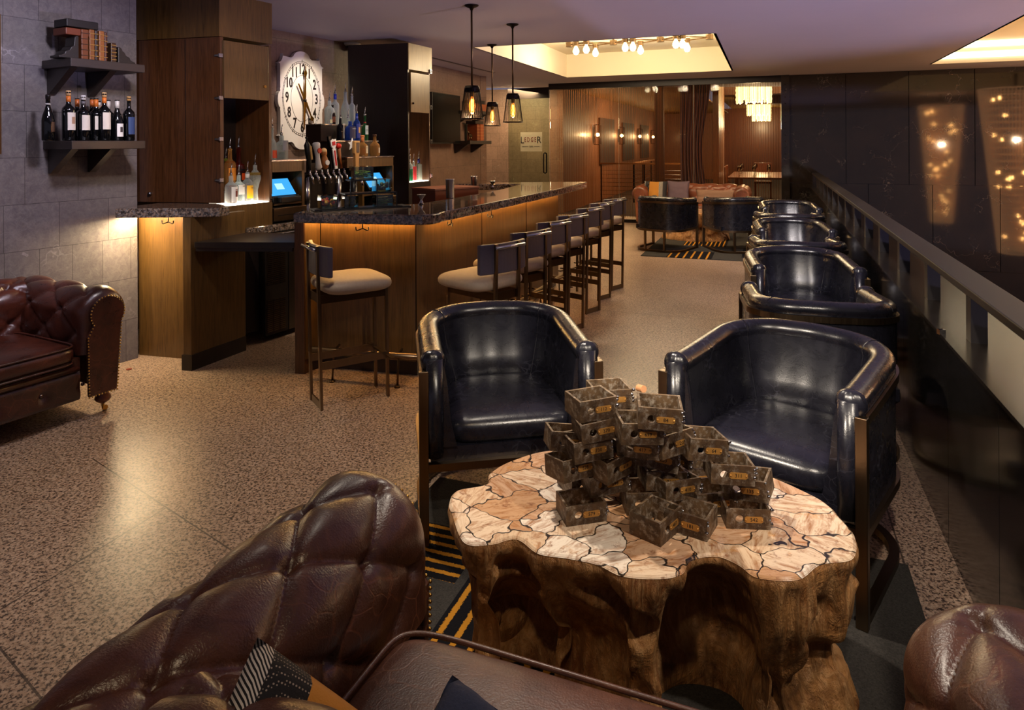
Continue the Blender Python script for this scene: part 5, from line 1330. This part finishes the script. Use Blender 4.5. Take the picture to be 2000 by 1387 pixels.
book('upright brown book on the small shelf beyond the television',fsp(A1_,.50,.06),.12,.28,.18,'7a3818',1,R7,grp='books beyond the television');book('tall orange-brown book beside the brown one on the small far shelf',fsp(A1_,.66,.06),.15,.28,.18,'9a4a20',1,R7,grp='books beyond the television');book('dark book lying flat on top of the far upright books',fsp(A1_,.52,.05,.283),.34,.05,.18,'241612',0,R7,True,grp='books beyond the television')
book('orange-brown book lying on the higher far shelf',fsp(A2_,.45,.05),.5,.12,.2,'8a4620',0,R7,True,grp='books beyond the television');book('black book lying on top of the orange-brown one on the higher far shelf',fsp(A2_,.40,.05,.122),.42,.06,.2,'181010',0,R7,True,grp='books beyond the television')
hs=thing('horse_figurine','small dark bronze horse figurine on the far shelf in front of the books','figurine',fsp(A1_,.24,.10),R7)
bm=B();sph(bm,(0,0,.09),.028,12,(2.0,.9,1));tube(bm,[(-.045,0,.10),(-.065,0,.13),(-.085,0,.15)],.013,8);sph(bm,(-.098,0,.15),.012,8,(1.8,.8,1));tube(bm,[(.055,0,.10),(.075,0,.08),(.078,0,.05)],.006,6)
for x in (-.04,-.03,.035,.045):tube(bm,[(x,.008 if x in(-.04,.035) else -.008,.08),(x+.004,0,.04),(x,0,.0)],.007,6)
obj('horse_body',bm,BRZD,hs,smooth=True)
obj('plinth',bx(-.07,.07,-.03,.03,-.0,.006),DKM,hs)
# ================================================================ LAMPS
def pendant(label,xy):
    t=thing('pendant_lamp',label,'pendant lamp',(xy[0],xy[1],C0),0,'cage pendant lamps over the bar')
    bm=B();lathe(bm,[(0,0),(.062,0),(.062,-.006),(.05,-.016),(.02,-.026),(.012,-.045),(0,-.045)],(0,0,0),28);obj('canopy',bm,DKM,t,smooth=True)
    obj('rod',tube(B(),[(0,0,-.04),(0,0,-.70)],.009,10),BRZD,t,smooth=True)
    zt,zb,rt,rb=-.725,-.995,.064,.098
    bm=B()
    n=30
    for k in range(n):
        a=2*PI*k/n;bar(bm,(rt*math.cos(a),rt*math.sin(a),zt),(rb*math.cos(a),rb*math.sin(a),zb),.0092,.004)
    sh=obj('wire_shade',bm,DKM,t)
    bm=B();tube(bm,[(rb*math.cos(2*PI*k/40),rb*math.sin(2*PI*k/40),zb) for k in range(40)],.005,6,closed=True);obj('shade_ring',bm,DKM,sh);bm=B();lathe(bm,[(0,zt+.02),(rt*.9,zt+.02),(rt+.003,zt),(rt+.003,zt-.035),(rt-.002,zt-.035),(rt-.002,zt),(0,zt+.012)],(0,0,0),32);obj('shade_cap',bm,DKM,sh)
    bm=B();cyl(bm,(0,0,-.80),.017,.07);obj('socket',bm,BRASS,t)
    bm=B();lathe(bm,[(.012,-.80),(.014,-.815),(.026,-.86),(.028,-.89),(.022,-.93),(.008,-.95),(0,-.952)],(0,0,0),18);bu=obj('bulb',bm,glassm('f8d8a0'),t,smooth=True)
    bm=B()
    for k in range(5):
        a=2*PI*k/5;tube(bm,[(.006*math.cos(a),.006*math.sin(a),-.82),(.011*math.cos(a),.011*math.sin(a),-.875),(.006*math.cos(a),.006*math.sin(a),-.925)],.0026,5)
    obj('filament',bm,BULB,bu)
    light('POINT','pendant_light',(xy[0],xy[1],C0-.985),6,(1,.62,.3),.02)
    return t
pendant('nearest cage pendant lamp over the bar, largest and leftmost of the three',at(921,10,C0))
pendant('cage pendant lamp over the bar at the right of the three',at(1001,47,C0))
pendant('smallest cage pendant lamp over the bar, hanging between the other two',at(961,87,C0))
# tray fixture: branching bars and bare bulbs
tf=thing('branch_chandelier','branching bronze ceiling light with nine glowing bare bulbs inside the ceiling tray','ceiling light',(0,0,0))
ZF=C0+.31
NP=[at(1112,88,ZF),at(1198,84,ZF),at(1290,78,ZF),at(1386,73,ZF)]
MP=[[at(1125,85,ZF),at(1145,82,ZF),at(1163,89,ZF)],[at(1221,78,ZF),at(1236,77,ZF),at(1251,84,ZF)],[at(1320,71,ZF),at(1333,71,ZF),at(1342,79,ZF)]]
for p in NP:
    bm=B();cyl(bm,(p[0],p[1],ZF-.03),.055,.07);cyl(bm,(p[0],p[1],ZF+.03),.02,C0+.42-ZF-.03);obj('junction_cup',bm,BRZ,tf)
bm=B()
for i in range(3):
    for j in range(3):
        m=MP[i][j];bar(bm,(NP[i][0],NP[i][1],ZF),(m[0],m[1],ZF),.014);bar(bm,(m[0],m[1],ZF),(NP[i+1][0],NP[i+1][1],ZF),.014)
obj('branch_bars',bm,BRZD,tf)
for i in range(3):
    for j in range(3):
        m=MP[i][j];bm=B();cyl(bm,(m[0],m[1],ZF-.04),.045,.07);obj('socket',bm,BRZ,tf)
        bm=B();lathe(bm,[(.018,-.04),(.022,-.055),(.045,-.10),(.048,-.13),(.03,-.165),(0,-.175)],(m[0],m[1],ZF),16);obj('bulb',bm,TRB,tf,smooth=True)
        light('POINT','tray_light',(m[0],m[1],ZF-.25),15,(1,.80,.52),.06)
# smoke detector / camera domes
def dome(label,p,r=.06):
    t=thing('dome_camera',label,'security camera',p,0,'ceiling domes');bm=B();lathe(bm,[(0,0),(r,0),(r,-.02),(r*.8,-.035),(0,-.035)],(0,0,0),24);obj('housing',bm,WHT,t,smooth=True);bm=B();sph(bm,(0,0,-.035),r*.62,16);obj('lens_dome',bm,plain('smoke_black','0a0a0c',.1),t,smooth=True)
p=at(688,84,C0);dome('white ceiling camera dome beside the second cabinet',(p[0],p[1],C0),.10)
p=at(1511,151,C0);dome('small ceiling camera dome above the right end of the glass partition',(p[0],p[1],C0),.05)
# ceiling slot diffuser
a_=Vector(at(845,112,C0));b_=Vector(at(968,142,C0));bm=B();slab(bm,a_,b_,.05,C0-.004,C0+.001);struct('trim_7',bm,pm('4a423c',.5))
# ================================================================ ROOMS BEYOND THE GLASS
def cwx(Y):return -4.64+.378*Y
c_a=Vector((cwx(15.3),15.3));c_b=Vector((cwx(29.5),29.5));o=wallobj('wall_corridor',PANEL,(c_a.x,c_a.y),20.7,(c_b-c_a).length,.1,0,2.79)
v=Vector((.354,.935));d3=Vector((.935,-.354))
bm=B();fw_=wl(1.42,-20).to_2d();slab(bm,fw_-d3*3.2,fw_,.1,0,3.12);struct('wall_dining_left',bm,MAHO)
p=c_b;bm=B();prism(bm,[p,p+d3*2.1,p+d3*2.1+v*.1,p+v*.1],0,3.1);struct('wall_corridor_end',bm,PANEL)
bm=B();slab(bm,(-.9,15.6),(c_a.x,c_a.y),.1,0,2.79);struct('wall_entry',bm,SLATEW)
bm=B();slab(bm,(-.56,12.25),(-2.0,13.5),.15,0,C0,-1);struct('wall_entry_side',bm,SLATEW)
bm=B();bx(0,0.001,0,.001,0,.001,bm);bm.free()
gcl=plain('gold_ceiling','8a6a38',.6,var=.05)
bm=B();prism(bm,[wl(4.8,-.1).to_2d(),wl(1.95,-.1).to_2d(),wl(1.95,-.1).to_2d()+v*17,wl(4.8,-.1).to_2d()+v*17],2.79,2.83);struct('ceiling_4',bm,gcl)
bm=B();prism(bm,[wl(1.95,-.1).to_2d(),wl(-3,-.1).to_2d(),wl(-3,-.1).to_2d()+v*23,wl(1.95,-.1).to_2d()+v*23],3.12,3.16);struct('ceiling_5',bm,gcl)
# partition column and pier between corridor and dining room
q=wl(2.42,-.9);bm=B();prism(bm,[q.to_2d()+d3*a+v*b for a,b in((-.09,-.09),(.09,-.09),(.09,.09),(-.09,.09))],0,3.1);struct('trim_8',bm,pm('3a2218',.5))
pr=wl(1.42,-1.7).to_2d();bm=B();prism(bm,[pr,pr+d3*.12,pr+d3*.12+v*1.9,pr+v*1.9],0,3.1);struct('wall_pier',bm,PANEL)
pn=obj('wall_panel',box(B(),(0,0,0),(.03,.6,1.25)),pm('241a18',.5),loc=(pr.x-.03+v.x*.8,pr.y+v.y*.8,1.55),rz=rad(-20.7));tag(pn,'dark framed panel on the pier wall left of the dining room','wall art')
# dining room back wall, right wall and beams
fw=wl(1.42,-20).to_2d();bm=B();prism(bm,[fw,fw+d3*5,fw+d3*5+v*.1,fw+v*.1],0,3.12);struct('wall_dining_back',bm,MAHO)
rw=wl(-1.2,-.3).to_2d();bm=B();prism(bm,[rw,rw+d3*.1,rw+d3*.1+v*20,rw+v*20],0,3.12);struct('wall_dining_right',bm,MAHO)
for k,(dist,zz) in enumerate([(5.2,2.80),(11,2.85)]):
    q=wl(1.42,-dist).to_2d();bm=B();prism(bm,[q,q+d3*2.7,q+d3*2.7+v*.5,q+v*.5],zz,3.12);struct('trim_%d'%(9+k),bm,pm('4a3020',.5))
# drapes
def drape(name,label,p,w,z0,z1,c,head=-69):
    dd=hd(head+180) if False else Vector((.935,-.354,0));N_=90
    def fn(a,b):
        x=w*a*(1-.28*smooth(1-abs(b-.45)*2)*1) ;y=.035*math.sin(a*46+1.2*math.sin(b*3));return Vector((p[0]+dd.x*x+.354*y,p[1]+dd.y*x+.935*y,z0+(z1-z0)*b))
    bm,V=grid(fn,N_,12);o=obj(name,bm,pm(c,.8),smooth=True);tag(o,label,'curtain');s_=o.modifiers.new('s','SOLIDIFY');s_.thickness=.006;return o
q=wl(2.05,-1.3);drape('curtain_drape','tall greyish mauve drape hanging behind the chain curtain beside the dark column',(q.x,q.y),.62,.02,3.05,'6a5868')
q=wl(1.32,-2.2)
# sconces on corridor wall
def sconce(label,Y):
    t=thing('wall_sconce',label,'wall lamp',(cwx(Y)+.02,Y-.01,1.78),rad(90-20.7)+PI,'lantern sconces on the corridor wall')
    # local: wall behind at y<0 ; room side is +y
    obj('back_plate',bx(-.05,.05,-.0,.02,-.2,.2),DKM,t)
    bm=B()
    for x in (-.08,.08):
        for y in (.03,.17):bar(bm,(x,y,-.26),(x,y,.26),.014)
    for z in (-.26,.26):
        for y in (.03,.17):bar(bm,(-.08,y,z),(.08,y,z),.014)
        for x in (-.08,.08):bar(bm,(x,.03,z),(x,.17,z),.014)
    obj('lantern_frame',bm,DKM,t)
    bm=B();sph(bm,(0,.1,.0),.05,12);obj('bulb',bm,emit('sconce_bulb','ffc878',26) if 'sconce_bulb' not in bpy.data.materials else bpy.data.materials['sconce_bulb'],t,smooth=True)
    L=t.matrix_basis@Vector((0,.22,0));light('POINT','sconce_light',(cwx(Y)+.25,Y-.09,1.78),14,(1,.66,.34),.05)
for Y,l in ((17.9,'nearest lantern sconce on the wood corridor wall, leftmost of four'),(20.8,'second lantern sconce from the left on the corridor wall'),(23.7,'third lantern sconce from the left on the corridor wall'),(26.4,'farthest lantern sconce, rightmost of four on the corridor wall')):sconce(l,Y)
for Y0,Y1,z0,z1,l in ((18.5,20.2,.95,2.25,'large dark art panel between the first and second corridor sconces'),(21.4,23.1,1.0,2.2,'dark art panel between the second and third corridor sconces'),(24.4,25.9,1.0,2.2,'dark art panel between the third and fourth corridor sconces')):
    t=obj('art_panel',bx(0,(Y1-Y0)/.935,-.04,0,z0,z1),pm('2c1712',.5),loc=(cwx(Y0)+.0,Y0,0),rz=rad(90-20.7));tag(t,l,'wall art','art panels on the corridor wall')
# cable railings
def cable_rail(label,p,head,L,nc=8,zt=1.05):
    t=thing('cable_railing',label,'railing',(p[0],p[1],0),rad(90-head));obj('top_rail',bx(0,L,-.025,.025,zt-.04,zt),pm('8a5a30',.4),t)
    for x in [0.03+ (L-.06)*k/max(1,round(L/1.4)) for k in range(max(1,round(L/1.4))+1)]:obj('post',bx(x-.02,x+.02,-.02,.02,0,zt-.04),DKM,t)
    bm=B()
    for k in range(nc):tube(bm,[(0,0,.12+k*.105),(L,0,.12+k*.105)],.005,5)
    obj('cables',bm,STEEL,t)
q=onpl(1172,316,(3.75,17.3),110.7);cable_rail('wood-capped cable railing across the stair opening behind the glass',(q.x,q.y),110.7,2.3)
q=onpl(1234,316,(3.75,17.3),110.7);cable_rail('cable railing running away along the corridor behind the glass',(q.x+.1,q.y+.3),20.7,4.2)
# chandeliers in the dining room
CRY=plain('lit_crystal','ffe9b8',.2,emis=2.6,ec='ffdc98',var=.1,sc=40)
def crystal(label,p,w,h,n=26):
    t=thing('crystal_chandelier',label,'chandelier',p,0,'dining room chandeliers');rnd=random.Random(5)
    obj('ceiling_plate',box(B(),(0,0,.0),(w*.6,w*.6,.03)),BRASS,t);obj('stem',tube(B(),[(0,0,0),(0,0,-.1)],.02,8),BRASS,t)
    bm=B()
    for k in range(n):
        a=2*PI*k/n;r=w/2*(1 if k%2 else .72);L=h*(1 if k%2 else .85);
        lathe(bm,[(.0,-.1-L),(.03,-.1-L+.03)]+[(.036 if j%2 else .026,-.1-L+.06+(L-.06)*j/9) for j in range(10)],(r*math.cos(a),r*math.sin(a),0),8)
    for k in range(n//2):
        a=4*PI*k/n;r=w*.2;lathe(bm,[(0,-.1-h*.95),(.036,-.1-h*.9),(.03,-.1)],(r*math.cos(a),r*math.sin(a),0),8)
    obj('crystal_rods',bm,CRY,t,smooth=True)
    light('POINT','chandelier_light',(p[0],p[1],p[2]-h-.3),60,(1,.8,.5),.2)
for Y,px_,l in ((16.,1472,'nearest glowing crystal chandelier in the dining room, largest of three'),(23.6,1482,'middle crystal chandelier in the dining room behind the largest one'),(30.,1487,'farthest and smallest crystal chandelier in the dining room')):
    x,_=ray(px_,200);crystal(l,(x*Y,Y,3.11),.75,.55)
# dining table, chairs and glassware
dc=Vector((6.0,16.4))
dt=thing('dining_table','long dark dining table set with glasses beneath the crystal chandeliers','dining table',(dc.x,dc.y,0),rad(-20.7))
obj('table_top',bx(-.75,.75,-.7,2.4,.71,.75),MAHO,dt,bev=.01);
for sx in(-.55,.55):
    for y in (-.5,2.2):obj('leg',bx(sx-.04,sx+.04,y-.04,y+.04,0,.71),MAHO,dt)
def dchair(label,x,y,rz):
    c=Vector((dc.x+.935*x+.354*y,dc.y-.354*x+.935*y));t=thing('dining_chair',label,'chair',(c.x,c.y,0),rad(-20.7)+rz,'wooden dining chairs')
    obj('seat',bx(-.23,.23,-.23,.23,.42,.48),pm('4a3428',.6),t,bev=.01);obj('backrest',bx(-.23,.23,.2,.25,.55,.98),MAHO,t,bev=.008)
    for a in (-.2,.2):
        for b_ in (-.2,.2):obj('leg',bx(a-.02,a+.02,b_-.02,b_+.02,0,.44 if b_<0 else .56),MAHO,t)
dchair('wooden dining chair at the near left corner of the dining table',-.62,-.2,rad(90));dchair('wooden dining chair at the left side of the dining table, second from the near end',-.62,.8,rad(90));dchair('wooden dining chair at the right side of the dining table, nearest',1.05,.1,rad(-90));dchair('wooden dining chair at the far end of the dining table',0,2.8,0)
for i in range(14):
    x=-.5+(i%4)*.33;y=-.5+(i//4)*.7+.1*(i%2);c=Vector((dc.x+.935*x+.354*y,dc.y-.354*x+.935*y))
    t=obj('wine_glass',lathe(B(),[(.036,0),(.005,.008),(.005,.11),(.036,.14),(.045,.19),(.036,.25),(.033,.25),(.040,.19),(.0,.13)],(0,0,0),12),SHIELD,smooth=True,loc=(c.x,c.y,.751));tag(t,'wine glass standing on the long dining table behind the glass partition','wine glass','wine glasses on the dining table')
# ================================================================ CHANDELIERS over the void (seen only as reflections in the stone)
def cone_ch(label,p,r0,r1,h):
    t=thing('crystal_chandelier',label,'chandelier',p);rnd=random.Random(4)
    bm=B();nst=64
    for k in range(nst):
        a=2*PI*k/nst;tube(bm,[(r0*math.cos(a),r0*math.sin(a),0),(r1*math.cos(a),r1*math.sin(a),-h)],.012,3,cap=False)
    for j in range(26):
        f=j/25;r=r0+(r1-r0)*f;tube(bm,[(r*math.cos(2*PI*k/28),r*math.sin(2*PI*k/28),-h*f) for k in range(28)],.009,3,closed=True)
    obj('mesh_veil',bm,plain('glowing_veil_metal','b07840',.4,metal=.3,emis=2.6,ec='b98a64'),t)  # emission put into the metal mesh so the whole veil glows
    bm=B();
    for k in range(26):
        f=rnd.random();r=(r0+(r1-r0)*f)*.7;a=rnd.random()*6.28;sph(bm,(r*math.cos(a),r*math.sin(a),-h*f),.035,8)
    obj('bulbs',bm,emit('veil_bulbs','ffb868',90),t)
    obj('hanger',tube(B(),[(0,0,0),(0,0,.3)],.02,8),DKM,t)
    light('POINT','veil_light',(p[0],p[1],p[2]-1.0),70,(1,.68,.4),.04)
def mirror(p):
    n=Vector((.3535,.9354));d=(Vector(p)-W0).dot(n);q=Vector(p)-2*d*n;return q
def vimg(px,Y):x,_=ray(px,300);return mirror((x*Y,Y))
m1=vimg(1838,17.5);cone_ch('tapering wire-veiled chandelier mirrored as the left of two glows in the stone wall',(m1.x,m1.y,2.48),.50,.24,3.0)
m2=vimg(1985,13.3);cone_ch('tapering wire-veiled chandelier mirrored as the right of two glows in the stone wall',(m2.x,m2.y,2.58),.62,.3,3.2)
# ================================================================ PILLOWS
def pillow(name,label,M,w,h,t,m,grp=None,pipe=None):
    R=bpy.data.objects.new(name,None);COL.objects.link(R);R.matrix_world=M;tag(R,label,'pillow',grp)
    def fn(a,b):
        u=-1+2*a
        return None
    bm=B();n=26;F_=[];
    for sg in (1,-1):
        V=[[None]*(n+1) for _ in range(n+1)]
        for i in range(n+1):
            for j in range(n+1):
                u=-1+2*i/n;v=-1+2*j/n;e=max(0,(1-u**4))*max(0,(1-v**4));k=1-.07*(1-abs(u*v))*max(abs(u),abs(v))**3
                z=sg*t/2*e**.45+.006*noise.noise(Vector((u*3,v*3,sg*2+w*9)));V[i][j]=bm.verts.new((u*w/2*k,v*h/2*k,z))
        for i in range(n):
            for j in range(n):bm.faces.new((V[i][j],V[i+1][j],V[i+1][j+1],V[i][j+1]))
    bmesh.ops.remove_doubles(bm,verts=bm.verts,dist=.004 if t<.1 else .003)
    obj('pillow_cover',bm,m,R,smooth=True)
    k=.93
    return R
def mk_pillow():
    a=N('woven_stripe_fabric');sp=a.n('ShaderNodeSeparateXYZ');a.l(a.co,sp.inputs[0]);x,y=sp.outputs[0],sp.outputs[1]
    ch=a.n('ShaderNodeTexChecker');a.l(a.mapv((1,1,1),(0,0,rad(45))),ch.inputs[0]);ch.inputs['Scale'].default_value=110
    dots=a.math('LESS_THAN',a.voro(170,rnd=0.),.28)
    lines=a.math('LESS_THAN',a.math('FRACT',a.math('MULTIPLY',a.math('ADD',x,a.math('MULTIPLY',y,1.)),130)),.5)
    c=a.mix(lines,'1a1a20','d8d4d0')
    c=a.mix(a.math('GREATER_THAN',x,-.185),c,a.mix(dots,'15151c','9a9088'))
    c=a.mix(a.math('GREATER_THAN',x,-.11),c,'c08434')
    c=a.mix(a.math('GREATER_THAN',x,.06),c,a.mix(lines,'c8c0b4','2a2a38'))
    c=a.mix(a.math('GREATER_THAN',x,.13),c,'2c2a30')
    a.put('Base Color',c);a.put('Roughness',.85);a.bump(a.noise(300,2),.4,.003);return a.m
def PMC(corner,xd,yd,w,h):
    x=Vector(xd).normalized();y=Vector(yd);y=(y-x*y.dot(x)).normalized();c=Vector(corner)+x*w*.47+y*h*.47
    return PM(c,x,-y)
PIL=mk_pillow();DEN=plain('denim_blue','35405f',.85,var=.25,bump=.4,sc=180);TANP=plain('tan_suede','8a6a58',.8,var=.1);BLKC=plain('charcoal_cloth','1c1d24',.85)
def PM(c,xaxis,yaxis):
    x=Vector(xaxis).normalized();y=Vector(yaxis);y=(y-x*y.dot(x)).normalized();z=x.cross(y);m=Matrix((x,y,z)).transposed().to_4x4();return Matrix.Translation(c)@m
pillow('throw_pillow','patterned throw pillow with black dots and a mustard band against the foreground tufted arm',PMC(at3(508,1270,.74),(.75,.10,-.55),(.10,-.62,-.72),.44,.44),.44,.44,.12,PIL)
pillow('throw_pillow','dark blue denim throw pillow corner at the bottom edge on the foreground seat',PMC(at3(886,1336,.62),(.75,-.45,-.12),(-.25,-.75,-.35),.36,.36),.36,.36,.10,DEN)
def fsp_(t,off,z,label,w,h,m,tl=.25):
    p=wl(t,off);pillow('throw_pillow',label,PM((p.x,p.y,z),(.935,-.354,0),(.354*tl,.935*tl,1)),w,h,.12,m,'pillows on the far sofa')
fsp_(2.24,.80,.66,'patterned pillow with a mustard stripe at the left of the far sofa',.42,.42,PIL)
fsp_(1.86,.62,.67,'mauve grey pillow beside the patterned pillow on the far sofa',.40,.40,plain('mauve_cloth','6a5866',.8))
fsp_(1.16,.78,.60,'long tan lumbar pillow on the right half of the far sofa',.75,.26,TANP)
# ================================================================ small floor bits
o=obj('door_wedge',prism(B(),[(0,0),(.11,.02),(.07,.07),(.0,.05)],0,.012),pm('d8cf98',.6),loc=(at(262,692)[0]-.05,at(262,692)[1]-.08,0));tag(o,'scrap of cream paper on the floor where the slate wall meets the walnut panel','paper scrap')
o=obj('leaf_scrap',lathe(B(),[(0,0),(.018,.002),(.02,.005),(0,.008)],(0,0,0),10),pm('7a3018',.6),loc=at3(252,722));tag(o,'small reddish brown scrap on the floor near the left chesterfield','floor scrap')
# door lettering on the sticker
for s,x,sx,mm,sz in (('L',.20,.9,INK,.20),('E',.27,.62,INKR,.14),('D',.345,.62,INKR,.14),('G',.43,.62,INKR,.14),('E',.505,.62,INKR,.14),('R',.59,.9,INK,.20)):
    dtx(s,sz,mm,x+.0,1.63 if sz>.16 else 1.64,sx)
dtx('BAR',.045,INK,.41,1.50);obj('sticker_rule',bx(.22,.34,.016,.018,1.50,1.506),INK,stk if False else dr);obj('sticker_rule',bx(.48,.62,.016,.018,1.50,1.506),INK,dr)
# ================================================================ LIGHTS
W_=(1,.74,.46);NB=(1,.86,.70);BL=(.42,.42,1.)
light('SPOT','table_spot',(-.15,2.9,2.74),150,NB,.04,(.45,2.05,.45),46,.5)
light('SPOT','table_spot_2',(1.7,.7,2.74),130,NB,.05,(.8,1.75,.3),46,.6)
light('SPOT','added_chair_spot',(.35,.3,2.74),190,NB,.06,(1.2,3.0,.6),44,.7)  # unseen source, added for highlights on the chair leather
for i,(x,y) in enumerate(((1.9,4.6),(2.6,6.5),(3.3,8.4))):light('SPOT','added_row_spot_%d'%i,(x-.9,y-2.3,2.74),230,(1,.9,.88),.06,(x+.1,y+.4,.6),42,.7)  # unseen sources, added to put highlights on the row of chair backs
light('SPOT','added_chair_spot_2',(-1.6,.9,2.74),420,NB,.05,(1.25,2.8,.62),24,.7)  # added for the highlight on the right chair's back
light('SPOT','added_chair_spot_3',(1.2,.0,2.74),220,NB,.05,(.0,3.2,.6),22,.7)  # added for the highlight on the left chair's back
light('SPOT','sofa_spot',(-1.55,3.6,2.74),60,NB,.05,(-2.6,3.0,.5),60,.7)
light('SPOT','floor_spot',(-1.0,3.3,2.74),90,NB,.05,(-1.1,2.9,0),80,.9)
light('SPOT','far_spot',(2.4,9.6,2.74),85,W_,.05,(2.7,10.4,.3),80,.8)
light('SPOT','far_spot_2',(4.1,11.2,2.74),60,W_,.05,(4.0,11.7,.5),70,.8)
light('SPOT','clock_spot',(-1.75,6.9,2.74),70,NB,.03,(-2.3,7.6,1.9),60,.8)
light('SPOT','near_sofa_spot',(-.1,.4,2.74),34,W_,.05,(-.3,1.4,.5),70,.8)
light('SPOT','added_bar_corner_spot',(-1.3,3.9,2.74),110,NB,.04,(-1.1,4.7,1.15),26,.7)  # added to brighten the garnish jars on the counter corner
light('SPOT','added_tower_spot',(-1.1,3.2,2.74),90,NB,.05,(-2.4,5.2,1.7),44,.8)  # added to lift the dark side of the left cabinet
light('SPOT','added_bar_well_spot',(-1.2,4.3,2.74),70,NB,.05,(-1.95,5.55,.4),30,.7)  # added to brighten the passage and ice machine behind the flap
light('SPOT','display_spot',(-.9,5.6,2.74),70,NB,.04,(-1.7,6.7,1.5),44,.8)
light('SPOT','bar_spot',(-.6,6.2,2.74),50,W_,.05,(-.5,6.0,1.0),80,.8)
light('SPOT','added_ceiling_wash',(7.2,6.2,-1.6),560,(.66,.58,.92),.1,(1.5,7.2,2.785),84,1.)  # added upward wash tinting the ceiling, no fixture known in the void
light('SPOT','added_ceiling_wash_2',(6.2,.3,-.2),1100,(.60,.55,1.),.1,(-.6,6.0,2.785),62,1.)  # second added wash, reaching the left part of the ceiling
light('SPOT','slate_wash',(-1.6,3.4,2.74),130,(.85,.8,1.),.1,(-3.0,4.3,1.7),80,.9)
light('SPOT','slate_wash_2',(-1.9,2.4,2.74),90,(.85,.8,1.),.1,(-3.3,3.3,1.5),80,.9)
# under-ledge glow reaching the slate wall and floor
e1=light('AREA','ledge_light',(-2.72,4.87,1.065),15,(1,.78,.45),.45,(-2.66,4.9,0),sy=.08)
e2=light('AREA','added_entry_fill',(.2,14.4,2.7),120,(1,.75,.42),.8,(.0,15,0))  # added fill brightening the stone behind the glass door
light('AREA','corridor_light',(3.5,19,2.7),120,(1,.66,.36),1.5,(3.0,20,0),sy=6)
light('AREA','added_dining_fill',(6.5,18,3.0),140,(1,.6,.3),2,(6.5,18,0),sy=5)  # added fill, brightens the dining room beyond what its chandeliers give
light('AREA','coffer_light',(7.2,8.2,3.4),40,(1,.85,.6),1.5,(7.2,8.2,0))
w=bpy.data.worlds.new('dusk');bpy.context.scene.world=w;w.use_nodes=True;w.node_tree.nodes['Background'].inputs[0].default_value=(.30,.27,.36,1);w.node_tree.nodes['Background'].inputs[1].default_value=.42
# ================================================================ CAMERA
cam=bpy.data.cameras.new('camera');co=bpy.data.objects.new('camera',cam);COL.objects.link(co)
cam.sensor_width=36;cam.lens=F/2000*36;cam.shift_y=-(693.5-CY)/2000;cam.clip_start=.05
co.matrix_world=Matrix(((_c,_s,0,0),(0,0,-1,0),(-_s,_c,0,H),(0,0,0,1)))
bpy.context.scene.camera=co
sc=bpy.context.scene;sc.view_settings.view_transform='Standard';sc.view_settings.look='None';sc.view_settings.gamma=1;sc.view_settings.use_curve_mapping=False;sc.view_settings.exposure=.25
